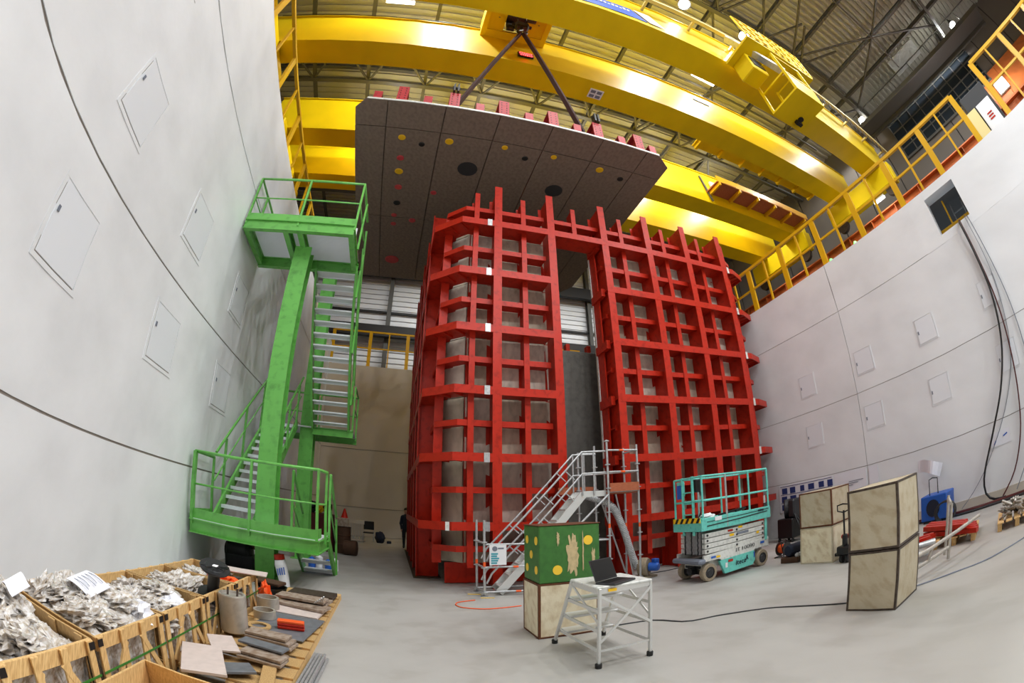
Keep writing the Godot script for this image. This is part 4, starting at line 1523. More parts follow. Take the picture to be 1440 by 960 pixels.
func floor_objects() -> void:
	var t := cube_block("concrete_block", "cream concrete cube with rusty edges under the green dice-like cube", 1.72, 2.52, 0.0, 0.75, -5.7, -5.09, M.block, M.rust)
	# green painted cube
	t = thing("painted_cube", "green painted cube with yellow spots like a die, on the cream block", "cube", Vector3(2.12, 0.752, -5.4))
	var m := Mb.new()
	bx(m, 1.73, 2.53, 0.752, 1.49, -5.7, -5.08, 0.012)
	obj("body", m, M.die_green, t)
	spot(t, Vector3(1.96, 0.92, -5.08), Vector3(0, 0, 1), 0.062)
	spot(t, Vector3(2.37, 1.28, -5.08), Vector3(0, 0, 1), 0.062)
	for q in [[0.92, -5.56], [0.92, -5.2], [1.3, -5.56], [1.3, -5.2], [1.11, -5.39]]:
		spot(t, Vector3(1.73, q[0], q[1]), Vector3(-1, 0, 0), 0.055)
	patch(t, Vector3(2.16, 1.09, -5.08), Vector3(1, 0, 0), Vector3(0, 0, 1), 0.075, 0.25, 4)
	patch(t, Vector3(2.44, 1.02, -5.08), Vector3(1, 0, 0), Vector3(0, 0, 1), 0.025, 0.14, 8)
	patch(t, Vector3(1.97, 1.32, -5.08), Vector3(1, 0, 0), Vector3(0, 0, 1), 0.018, 0.08, 9)
	patch(t, Vector3(2.3, 1.15, -5.08), Vector3(1, 0, 0), Vector3(0, 0, 1), 0.01, 0.25, 12)
	m = Mb.new()
	bx(m, 1.72, 2.54, 1.488, 1.5, -5.71, -5.07, 0.004)
	obj("rusty_rim", m, M.rust, t)
	# step platform with the laptop
	t = thing("step_platform", "aluminium step platform with three treads, holding the laptop, in the foreground", "step ladder", Vector3(2.18, 0, -4.2))
	for q in [[Vector3(1.89, 0.0, -3.8), Vector3(1.89, 0.88, -3.8)], [Vector3(2.49, 0.0, -3.82), Vector3(2.47, 0.88, -3.82)], [Vector3(1.84, 0.0, -4.86), Vector3(1.87, 0.88, -4.42)], [Vector3(2.48, 0.0, -4.88), Vector3(2.46, 0.88, -4.46)]]:
		m = Mb.new()
		bar(m, q[0] + UP * 0.03, q[1], 0.045, 0.028, Vector3(1, 0, 0), 0.004)
		var lg := obj("leg", m, M.aluminium, t)
		m = Mb.new()
		lathe(m, q[0], UP, [[0.0, 0.0], [0.035, 0.0], [0.037, 0.05], [0.03, 0.06], [0.0, 0.06]], 10)
		obj("rubber_foot", m, M.rubber, lg)
	m = Mb.new()
	box(m, Vector3(2.17, 0.885, -4.12), Vector3(0.62, 0.03, 0.66), Basis(), 0.008)
	obj("top_plate", m, M.white_paint, t)
	m = Mb.new()
	for x in [1.88, 2.47]:
		bar(m, Vector3(x, 0.85, -3.8), Vector3(x, 0.85, -4.46), 0.025, 0.05)
	bar(m, Vector3(1.88, 0.85, -3.8), Vector3(2.48, 0.85, -3.82), 0.025, 0.05)
	obj("top_frame", m, M.aluminium, t)
	for k in 3:
		var f := 0.25 + k * 0.25
		var z := lerpf(-4.87, -4.45, f)
		m = Mb.new()
		box(m, Vector3(2.165, 0.88 * f, z + 0.1), Vector3(0.58, 0.03, 0.2), Basis(), 0.006)
		obj("tread", m, M.aluminium, t)
		m = Mb.new()
		bar(m, Vector3(1.87, 0.88 * f - 0.02, z), Vector3(1.89, 0.88 * f - 0.02, -3.82), 0.02, 0.035)
		obj("side_rail", m, M.aluminium, t)
		m = Mb.new()
		bar(m, Vector3(2.47, 0.88 * f - 0.02, z), Vector3(2.48, 0.88 * f - 0.02, -3.84), 0.02, 0.035)
		obj("side_rail", m, M.aluminium, t)
	for q in [[Vector3(1.9, 0.3, -3.79), Vector3(2.47, 0.82, -3.8)], [Vector3(1.9, 0.8, -3.79), Vector3(2.48, 0.42, -3.8)], [Vector3(1.89, 0.2, -3.8), Vector3(2.48, 0.2, -3.82)], [Vector3(1.87, 0.84, -4.42), Vector3(1.89, 0.5, -3.82)], [Vector3(2.46, 0.84, -4.42), Vector3(2.48, 0.5, -3.84)]]:
		m = Mb.new()
		bar(m, q[0], q[1], 0.012, 0.026)
		obj("brace", m, M.aluminium, t)
	m = Mb.new()
	box(m, Vector3(2.02, 0.855, -3.783), Vector3(0.09, 0.03, 0.004))
	obj("yellow_label", m, M.hazard_yellow, t)
	t = thing("laptop", "open black laptop standing on the aluminium step platform", "laptop", Vector3(2.12, 0.9, -3.93))
	var b := Basis(Vector3(0.9, 0, -0.43).normalized(), UP, Vector3(0.43, 0, 0.9).normalized())
	m = Mb.new()
	box(m, Vector3(2.13, 0.912, -3.92), Vector3(0.36, 0.022, 0.24), b, 0.006)
	var lb := obj("base", m, M.charcoal, t)
	m = Mb.new()
	for r in 5:
		for k in 13:
			box(m, Vector3(2.13, 0.9245, -3.92) + b.x * (-0.15 + k * 0.025) + b.z * (-0.08 + r * 0.024), Vector3(0.021, 0.004, 0.02), b)
	obj("keyboard", m, M.black, lb, "stuff")
	var lean := b * Basis(Vector3(1, 0, 0), deg_to_rad(-22))
	var hinge := Vector3(2.13, 0.925, -3.92) - b.z * 0.115
	m = Mb.new()
	box(m, hinge + lean.y * 0.118, Vector3(0.36, 0.235, 0.012), lean, 0.004)
	var ls := obj("lid", m, M.charcoal, t)
	m = Mb.new()
	box(m, hinge + lean.y * 0.12 + lean.z * 0.007, Vector3(0.335, 0.205, 0.002), lean)
	obj("screen", m, M.black, ls)
	# stacked cubes on the right
	cube_block("concrete_block", "worn beige concrete cube, lower one of the nearest right-hand stack", 4.58, 5.26, 0.0, 0.715, -2.73, -2.02, M.block_grey, M.iron)
	cube_block("concrete_block", "worn beige concrete cube, upper one of the nearest right-hand stack", 4.57, 5.25, 0.722, 1.44, -2.73, -2.02, M.block_grey, M.iron)
	cube_block("concrete_block", "whitish concrete cube, lower one of the far stack beside the pallet truck", 7.2, 7.92, 0.0, 0.715, -5.5, -4.68, M.block, M.block_grey)
	cube_block("concrete_block", "yellow brown concrete cube, upper one of the far stack beside the pallet truck", 7.2, 7.92, 0.722, 1.42, -5.5, -4.68, M.block_grey, M.rust)
	# cords on the floor
	for q in [["power_cord", M.charcoal, "dark power cord snaking over the floor from the step platform to the right", [Vector3(2.6, 0.012, -5.2), Vector3(3.3, 0.012, -5.06), Vector3(3.57, 0.012, -4.6), Vector3(4.06, 0.012, -4.4), Vector3(4.56, 0.012, -3.9), Vector3(4.85, 0.012, -2.9)]], ["power_cord", M.ink_grey, "thin grey cord on the floor in front of the pallets at the right", [Vector3(5.3, 0.012, -2.2), Vector3(5.75, 0.012, -1.63), Vector3(6.08, 0.012, -1.13), Vector3(6.9, 0.012, -0.4)]], ["power_cord", M.orange, "orange cord curved on the floor at the foot of the scaffold stairs", [Vector3(1.45, 0.012, -7.75), Vector3(1.1, 0.012, -7.55), Vector3(1.1, 0.012, -7.2), Vector3(1.5, 0.012, -7.0), Vector3(2.1, 0.012, -7.1)]], ["power_cord", M.charcoal, "dark cord lying along the foot of the right red tower", [Vector3(5.4, 0.012, -8.7), Vector3(6.0, 0.012, -8.6), Vector3(6.8, 0.012, -8.65), Vector3(8.5, 0.012, -8.6)]]]:
		m = Mb.new()
		tube(m, smooth_path(q[3]), 0.009, 6)
		tag(obj(q[0], m, q[1]), q[2], "cord")
	for q in [[1.55, -8.35], [1.72, -7.95]]:
		m = Mb.new()
		box(m, Vector3(q[0], 0.004, q[1]), Vector3(0.25, 0.006, 0.05), yaw(-12))
		tag(obj("floor_tape", m, M.die_yellow), "yellow tape mark on the floor by the scaffold foot, the %s one" % ("left" if q[0] < 1.6 else "right"), "tape")

# ---------------------------------------------------------------- scaffold stairs
func collar(m: Mb, p: Vector3) -> void:
	lathe(m, p - UP * 0.02, UP, [[0.024, 0.0], [0.06, 0.005], [0.06, 0.025], [0.024, 0.03]], 10)

func scaffold() -> void:
	var t := thing("scaffold_stair", "grey aluminium scaffold stair and landing in front of the red towers", "scaffold", Vector3(3.3, 0, -8.4))
	var m := Mb.new()
	for q in [[1.7, -8.12, 1.5], [1.66, -8.66, 1.5], [4.28, -8.12, 3.1], [4.25, -8.66, 3.05], [5.02, -8.14, 3.0], [4.98, -8.66, 3.0], [3.85, -8.66, 2.9]]:
		m = Mb.new()
		tube(m, [Vector3(q[0], 0.03, q[1]), Vector3(q[0], q[2], q[1])], 0.024, 9)
		var s := obj("standard", m, M.galvanised, t)
		m = Mb.new()
		for k in int(q[2] / 0.5) + 1:
			if 0.08 + k * 0.5 < q[2]:
				collar(m, Vector3(q[0], 0.08 + k * 0.5, q[1]))
		obj("rosette", m, M.galvanised, s)
		m = Mb.new()
		bx(m, q[0] - 0.06, q[0] + 0.06, 0.0, 0.012, q[1] - 0.06, q[1] + 0.06)
		tube(m, [Vector3(q[0], 0.012, q[1]), Vector3(q[0], 0.1, q[1])], 0.016, 7)
		obj("base_jack", m, M.galvanised, s)
		m = Mb.new()
		lathe(m, Vector3(q[0], q[2] * 0.4, q[1]), UP, [[0.0255, 0.0], [0.0258, 0.09]], 9)
		obj("orange_band", m, M.orange, s)
	var a := -8.12
	var c := -8.66
	for q in [[Vector3(1.7, 0.08, a), Vector3(4.28, 0.08, a)], [Vector3(1.66, 0.08, c), Vector3(4.25, 0.08, c)], [Vector3(1.7, 1.03, a), Vector3(2.9, 1.03, a)], [Vector3(1.7, 0.58, a), Vector3(4.28, 0.58, a)], [Vector3(1.66, 0.08, c), Vector3(1.7, 0.08, a)], [Vector3(1.66, 0.58, c), Vector3(1.7, 0.58, a)], [Vector3(1.66, 1.06, c), Vector3(1.7, 1.06, a)], [Vector3(4.28, 2.0, a), Vector3(5.02, 2.0, a)], [Vector3(4.28, 2.42, a), Vector3(5.02, 2.42, a)], [Vector3(4.28, 2.88, a), Vector3(5.02, 2.88, a)], [Vector3(4.25, 2.42, c), Vector3(5.02, 2.42, a)], [Vector3(3.85, 2.88, c), Vector3(4.25, 2.88, c)], [Vector3(5.02, 2.42, a), Vector3(4.98, 2.42, c)], [Vector3(5.02, 2.88, a), Vector3(4.98, 2.88, c)], [Vector3(4.28, 1.0, a), Vector3(4.25, 1.0, c)], [Vector3(4.28, 1.0, a), Vector3(2.6, 1.03, a)]]:
		m = Mb.new()
		tube(m, [q[0], q[1]], 0.02, 8)
		obj("ledger", m, M.galvanised, t)
	for q in [Vector3(2.3, 0.58, a), Vector3(2.35, 0.08, a), Vector3(4.62, 2.88, a), Vector3(4.64, 2.42, a)]:
		m = Mb.new()
		tube(m, [q - Vector3(0.05, 0, 0), q + Vector3(0.05, 0, 0)], 0.0225, 8)
		obj("orange_band", m, M.orange, t)
	# stair
	for z in [-8.2, -8.6]:
		m = Mb.new()
		bar(m, Vector3(2.0, 0.05, z), Vector3(3.75, 1.98, z), 0.04, 0.16)
		bar(m, Vector3(3.72, 1.98, z), Vector3(4.3, 1.98, z), 0.04, 0.12)
		obj("stringer", m, M.aluminium, t)
	for k in 9:
		var f := (k + 0.5) / 9.0
		m = Mb.new()
		bx(m, lerpf(2.0, 3.75, f) - 0.1, lerpf(2.0, 3.75, f) + 0.12, lerpf(0.05, 1.98, f), lerpf(0.05, 1.98, f) + 0.03, -8.58, -8.22)
		obj("tread", m, M.aluminium, t)
	for z in [-8.16, -8.64]:
		m = Mb.new()
		for h in [0.55, 1.0]:
			tube(m, [Vector3(1.75, h - 0.3, z), Vector3(1.85, h - 0.1, z), Vector3(3.72, 1.95 + h - 0.1, z), Vector3(4.26, 1.95 + h - 0.08, z)], 0.02, 8)
		for f in [0.25, 0.55, 0.8]:
			var p := Vector3(lerpf(1.85, 3.72, f), lerpf(0.45, 2.4, f), z)
			tube(m, [p, p + Vector3(0.18, -0.16, 0)], 0.014, 6)
			tube(m, [p + UP * 0.45, p + Vector3(0.2, 0.27, 0)], 0.014, 6)
		tube(m, [Vector3(3.72, 1.95, z), Vector3(3.72, 2.85, z)], 0.018, 7)
		tube(m, [Vector3(3.98, 1.95, z), Vector3(3.98, 2.85, z)], 0.018, 7)
		obj("stair_rail", m, M.galvanised, t)
	m = Mb.new()
	tube(m, [Vector3(2.75, 0.6, a), Vector3(4.28, 1.95, a)], 0.022, 8)
	obj("brace", m, M.galvanised, t)
	m = Mb.new()
	tube(m, [Vector3(4.35, 1.9, c), Vector3(4.95, 0.15, c)], 0.02, 8)
	tube(m, [Vector3(4.6, 1.95, -8.4), Vector3(5.0, 0.1, -8.4)], 0.02, 8)
	obj("brace", m, M.galvanised, t)
	for k in 2:
		m = Mb.new()
		bx(m, 4.26, 5.03, 1.96, 2.0, -8.64 + k * 0.27, -8.39 + k * 0.24)
		obj("deck_plank", m, M.orange_board, t)
	m = Mb.new()
	bx(m, 4.3, 5.0, 2.0, 2.18, -8.1, -8.075)
	obj("toe_board", m, M.orange_board, t)
	m = Mb.new()
	bx(m, 3.4, 4.25, 2.0, 2.15, -8.72, -8.69)
	obj("toe_board", m, M.orange_board, t)
	# notice on the lower rail
	t = thing("notice", "white laminated notice with grey and teal print tied to the scaffold rail", "sign", Vector3(1.95, 0.63, -8.08))
	m = Mb.new()
	bx(m, 1.79, 2.11, 0.63, 1.03, -8.085, -8.078)
	obj("sheet", m, M.white, t)
	m = Mb.new()
	lathe(m, Vector3(1.89, 0.95, -8.078), Vector3(0, 0, 1), [[0.0, 0.0], [0.05, 0.0], [0.05, 0.003], [0.0, 0.003]], 14)
	bx(m, 1.95, 2.06, 0.94, 0.97, -8.078, -8.075)
	obj("heading_print", m, M.ink_grey, t)
	m = Mb.new()
	for k in 5:
		bx(m, 1.82, 1.93 + 0.02 * (k % 3), 0.655 + k * 0.045, 0.685 + k * 0.045, -8.078, -8.075)
	obj("table_print", m, M.ink_teal, t)
	# air hose and fan
	m = Mb.new()
	var hp := smooth_path([Vector3(3.9, 2.0, -8.75), Vector3(4.25, 1.86, -8.6), Vector3(4.52, 1.7, -8.45), Vector3(4.75, 1.2, -8.4), Vector3(4.95, 0.6, -8.4), Vector3(5.1, 0.25, -8.42)])
	tube(m, hp, 0.075, 14)
	for i in range(0, 60):
		var f := i / 60.0 * (hp.size() - 1)
		var p: Vector3 = hp[int(f)].lerp(hp[mini(int(f) + 1, hp.size() - 1)], f - int(f))
		var d: Vector3 = (hp[mini(int(f) + 1, hp.size() - 1)] - hp[int(f)]).normalized()
		lathe(m, p, d, [[0.07, -0.012], [0.087, 0.0], [0.07, 0.012]], 12)
	tag(obj("air_hose", m, M.galvanised), "silver ribbed air hose curving down from the scaffold landing to the floor", "hose")
	t = thing("blower", "small blower with beige drum and blue motor at the end of the ribbed hose", "blower", Vector3(5.3, 0, -8.4))
	m = Mb.new()
	lathe(m, Vector3(5.2, 0.24, -8.45), Vector3(0.6, 0, 0.8), [[0.0, 0.0], [0.2, 0.0], [0.22, 0.04], [0.22, 0.16], [0.2, 0.2], [0.0, 0.2]], 18)
	bx(m, 5.1, 5.5, 0.0, 0.04, -8.6, -8.2)
	obj("fan_housing", m, M.tyre, t)
	m = Mb.new()
	lathe(m, Vector3(5.34, 0.24, -8.28), Vector3(0.6, 0, 0.8), [[0.0, 0.0], [0.1, 0.0], [0.1, 0.18], [0.08, 0.22], [0.0, 0.22]], 14)
	bx(m, 5.4, 5.52, 0.28, 0.42, -8.3, -8.15, 0.01)
	obj("motor", m, M.blue, t)

# ---------------------------------------------------------------- scissor lift
func wheel(t: Node3D, c: Vector3, r: float, w: float) -> void:
	var m := Mb.new()
	lathe(m, c - Vector3(0, 0, w * 0.5), Vector3(0, 0, 1), [[r * 0.62, 0.0], [r * 0.93, 0.0], [r, 0.03], [r, w - 0.03], [r * 0.93, w], [r * 0.62, w]], 24)
	var o := obj("wheel", m, M.tyre, t)
	m = Mb.new()
	lathe(m, c - Vector3(0, 0, w * 0.45), Vector3(0, 0, 1), [[0.0, 0.0], [r * 0.63, 0.0], [r * 0.63, w * 0.85], [r * 0.35, w * 0.88], [r * 0.3, w * 0.96], [0.0, w * 0.96]], 20)
	obj("hub", m, M.charcoal, o)

func lift() -> void:
	var t := thing("scissor_lift", "turquoise and white scissor lift parked in front of the right red tower", "lift", Vector3(6.35, 0, -6.95))
	var zf := -6.5
	var zb := -7.36
	var m := Mb.new()
	for q in [[5.6, zf - 0.08], [7.1, zf - 0.06], [5.6, zb + 0.08], [7.1, zb + 0.06]]:
		wheel(t, Vector3(q[0], 0.185, q[1]), 0.185, 0.13)
	# chassis
	m = Mb.new()
	prism(m, Vector3(0, 0, zf - 0.02), Vector3(1, 0, 0), UP, PackedVector2Array([Vector2(5.45, 0.42), Vector2(5.85, 0.42), Vector2(5.9, 0.38), Vector2(6.75, 0.38), Vector2(6.82, 0.3), Vector2(6.86, 0.42), Vector2(7.28, 0.42), Vector2(7.28, 0.6), Vector2(5.45, 0.54)]), Vector3(0, 0, -0.05))
	bx(m, 5.4, 7.3, 0.42, 0.56, zb + 0.02, zb + 0.07)
	bx(m, 5.5, 7.25, 0.25, 0.42, zb + 0.16, zf - 0.16)
	bx(m, 7.24, 7.32, 0.4, 0.62, zb, zf, 0.02)
	obj("chassis", m, M.white_paint, t)
	m = Mb.new()
	prism(m, Vector3(0, 0, zf - 0.015), Vector3(1, 0, 0), UP, PackedVector2Array([Vector2(5.85, 0.36), Vector2(6.0, 0.08), Vector2(6.8, 0.1), Vector2(6.88, 0.2), Vector2(6.84, 0.4), Vector2(5.9, 0.38)]), Vector3(0, 0, -0.06))
	obj("side_cover", m, M.turquoise, t)
	m = Mb.new()
	bx(m, 5.3, 5.48, 0.38, 0.48, zb - 0.02, zf + 0.02, 0.03)
	obj("bumper", m, M.ink_grey, t)
	m = Mb.new()
	bx(m, 5.5, 5.7, 0.14, 0.34, zb + 0.16, zf - 0.16, 0.02)
	lathe(m, Vector3(5.5, 0.22, -6.9), Vector3(-1, 0, 0), [[0.0, 0.0], [0.09, 0.0], [0.08, 0.12], [0.0, 0.14]], 12)
	obj("axle", m, M.black, t)
	# folded scissor arms
	for k in 4:
		var y := 0.6 + k * 0.105
		for z in [zf - 0.06, zf - 0.12, zb + 0.06, zb + 0.12]:
			m = Mb.new()
			bar(m, Vector3(5.5, y + 0.01, z), Vector3(7.2, y + 0.03, z), 0.045, 0.09, UP, 0.004)
			obj("scissor_arm", m, M.white_paint, t)
		m = Mb.new()
		for x in [5.55, 6.35, 7.15]:
			lathe(m, Vector3(x, y + 0.015, zf - 0.035), Vector3(0, 0, 1), [[0.0, 0.0], [0.022, 0.0], [0.022, 0.012], [0.0, 0.014]], 10)
		obj("pivot_pin", m, M.charcoal, t)
	m = Mb.new()
	for k in 5:
		for z in [-6.75, -6.95, -7.15]:
			tube(m, [Vector3(5.48, 0.55 + k * 0.1, z), Vector3(5.45, 0.6 + k * 0.1, z + 0.05), Vector3(5.48, 0.65 + k * 0.1, z)], 0.016, 5)
	obj("hydraulic_hose", m, M.charcoal, t)
	m = Mb.new()
	bx(m, 5.52, 5.6, 0.55, 1.0, -7.2, -6.7)
	obj("valve_block", m, M.galvanised, t)
	# platform
	m = Mb.new()
	bx(m, 5.38, 7.34, 1.03, 1.07, zb - 0.02, zf + 0.02)
	bx(m, 5.38, 7.36, 1.03, 1.28, zf, zf + 0.03, 0.006)
	bx(m, 5.38, 7.36, 1.03, 1.24, zb - 0.03, zb, 0.006)
	bx(m, 5.36, 5.4, 1.03, 1.22, zb - 0.03, zf + 0.03, 0.006)
	bx(m, 7.34, 7.37, 1.03, 1.24, zb - 0.03, zf + 0.03, 0.006)
	obj("platform", m, M.turquoise, t)
	m = Mb.new()
	bar(m, Vector3(5.5, 1.12, zf + 0.034), Vector3(7.25, 1.18, zf + 0.034), 0.008, 0.02)
	bar(m, Vector3(5.5, 1.2, zf + 0.034), Vector3(7.3, 1.23, zf + 0.034), 0.006, 0.012)
	obj("dark_groove", m, M.charcoal, t)
	var zl := [zf + 0.01, zb - 0.01]
	for z in zl:
		for y in [2.09, 1.62]:
			m = Mb.new()
			tube(m, [Vector3(5.42, y, z), Vector3(7.33, y, z)], 0.02, 8)
			obj("rail", m, M.turquoise, t)
		for x in [5.42, 6.05, 6.72, 7.33]:
			m = Mb.new()
			tube(m, [Vector3(x, 1.05, z), Vector3(x, 2.09, z)], 0.022, 8)
			obj("rail_post", m, M.turquoise if x != 6.05 else M.galvanised, t)
	for x in [5.42, 7.33]:
		for y in [2.09, 1.62]:
			m = Mb.new()
			tube(m, [Vector3(x, y, zf + 0.01), Vector3(x, y, zb - 0.01)], 0.02, 8)
			obj("rail", m, M.turquoise, t)
	for z in [-6.78, -7.1]:
		m = Mb.new()
		tube(m, [Vector3(5.42, 0.95, z), Vector3(5.42, 2.12, z)], 0.03, 8)
		obj("rail_post", m, M.turquoise, t)
	for k in 4:
		m = Mb.new()
		tube(m, [Vector3(5.42, 1.15 + k * 0.22, -6.78), Vector3(5.42, 1.15 + k * 0.22, -7.1)], 0.014, 6)
		obj("ladder_rung", m, M.turquoise, t)
	m = Mb.new()
	bx(m, 5.42, 5.5, 1.75, 2.05, -7.3, -7.12, 0.01)
	obj("control_box", m, M.turquoise, t)
	m = Mb.new()
	bx(m, 5.5, 5.68, 1.8, 2.06, -6.95, -6.75, 0.02)
	obj("document_pouch", m, M.black, t)
	m = Mb.new()
	bx(m, 5.415, 5.42, 1.7, 1.98, -7.29, -7.14)
	obj("blue_label", m, M.blue, t)
	m = Mb.new()
	tube(m, smooth_path([Vector3(5.55, 2.0, -6.8), Vector3(5.6, 1.6, -6.7), Vector3(5.5, 1.3, -6.72), Vector3(5.45, 1.1, -6.8)]), 0.012, 6)
	obj("cable", m, M.black, t)
	m = Mb.new()
	bx(m, 7.2, 7.28, 0.55, 1.05, zf - 0.03, zf + 0.0, 0.01)
	obj("support_leg", m, M.turquoise, t)
	# hazard stripes
	m = Mb.new()
	bx(m, 5.345, 5.36, 1.2, 1.3, zb, zf)
	var hz := obj("hazard_strip", m, M.hazard_yellow, t)
	m = Mb.new()
	for k in 5:
		var z0 := zb + 0.05 + k * 0.17
		m.quad(Vector3(5.344, 1.2, z0), Vector3(5.344, 1.2, z0 + 0.08), Vector3(5.344, 1.3, z0 + 0.15), Vector3(5.344, 1.3, z0 + 0.07), Vector3(-1, 0, 0))
	obj("black_stripe", m, M.hazard_black, hz)
	# lettering and small labels
	var zt := zf - 0.015
	m = Mb.new()
	letters(m, "IT 10090", Vector3(6.3, 0.47, zf - 0.018), Vector3(0.999, 0.03, 0), UP, 0.075, false, 1.5)
	obj("lettering", m, M.charcoal, t)
	m = Mb.new()
	letters(m, "iteco", Vector3(6.3, 0.19, zt), Vector3(0.999, 0.03, 0), UP, 0.1)
	bar(m, Vector3(6.6, 0.24, zt), Vector3(6.64, 0.34, zt), 0.006, 0.025)
	bar(m, Vector3(6.66, 0.24, zt), Vector3(6.62, 0.33, zt), 0.006, 0.02)
	obj("lettering", m, M.navy, t)
	m = Mb.new()
	letters(m, "10090", Vector3(6.95, 1.2, zf + 0.032), Vector3(1, 0, 0), UP, 0.05)
	obj("lettering", m, M.navy, t)
	for q in [[6.1, 0.92, 0.14, 0.04, M.red], [6.4, 0.95, 0.12, 0.04, M.hazard_yellow], [6.15, 0.82, 0.12, 0.05, M.hazard_yellow], [6.95, 0.74, 0.08, 0.05, M.hazard_yellow], [6.35, 0.82, 0.35, 0.05, M.ink_grey], [5.62, 0.46, 0.12, 0.04, M.blue], [5.76, 0.45, 0.1, 0.04, M.hazard_yellow], [7.05, 0.5, 0.12, 0.05, M.blue], [6.08, 0.3, 0.13, 0.05, M.red], [6.0, 0.2, 0.06, 0.1, M.white], [6.83, 0.25, 0.03, 0.12, M.blue], [5.7, 1.2, 0.18, 0.08, M.white]]:
		m = Mb.new()
		var zz := zf + 0.034 if q[1] > 1.1 else zf - 0.012 if q[1] < 0.56 else zf - 0.033
		bx(m, q[0], q[0] + q[2], q[1], q[1] + q[3], zz, zz + 0.003)
		obj("sticker", m, q[4], t)
	# rags and tools on the platform
	m = Mb.new()
	lump(m, Vector3(5.75, 1.3, -6.75), Vector3(0.16, 0.05, 0.1), 5, 8, 0.5)
	tag(obj("rag", m, M.white), "crumpled white rag lying on the scissor lift platform edge", "rag")
	m = Mb.new()
	bar(m, Vector3(6.1, 1.28, -6.8), Vector3(6.7, 1.33, -6.7), 0.05, 0.04)
	bar(m, Vector3(6.5, 1.3, -6.7), Vector3(6.9, 1.33, -6.8), 0.04, 0.04)
	tag(obj("tool_bundle", m, M.charcoal), "dark tools lying on the scissor lift platform", "tools")

# ---------------------------------------------------------------- right side of the hall
func pallet(t: Node3D, c: Vector3, b: Basis, l: float, w: float) -> void:
	for k in 5:
		var m := Mb.new()
		box(m, c + b * Vector3(0, 0.13, -w * 0.5 + w * (k + 0.5) / 5.0), Vector3(l, 0.022, w / 6.5), b, 0.003)
		obj("deck_board", m, M.wood, t)
	for s in [-0.42, 0.0, 0.42]:
		for q in [-0.42, 0.0, 0.42]:
			var m := Mb.new()
			box(m, c + b * Vector3(l * q, 0.07, w * s), Vector3(0.13, 0.1, 0.09), b, 0.004)
			obj("block", m, M.wood_old, t)
		var m2 := Mb.new()
		box(m2, c + b * Vector3(0, 0.012, w * s), Vector3(l, 0.02, 0.09), b, 0.003)
		obj("skid", m2, M.wood_old, t)

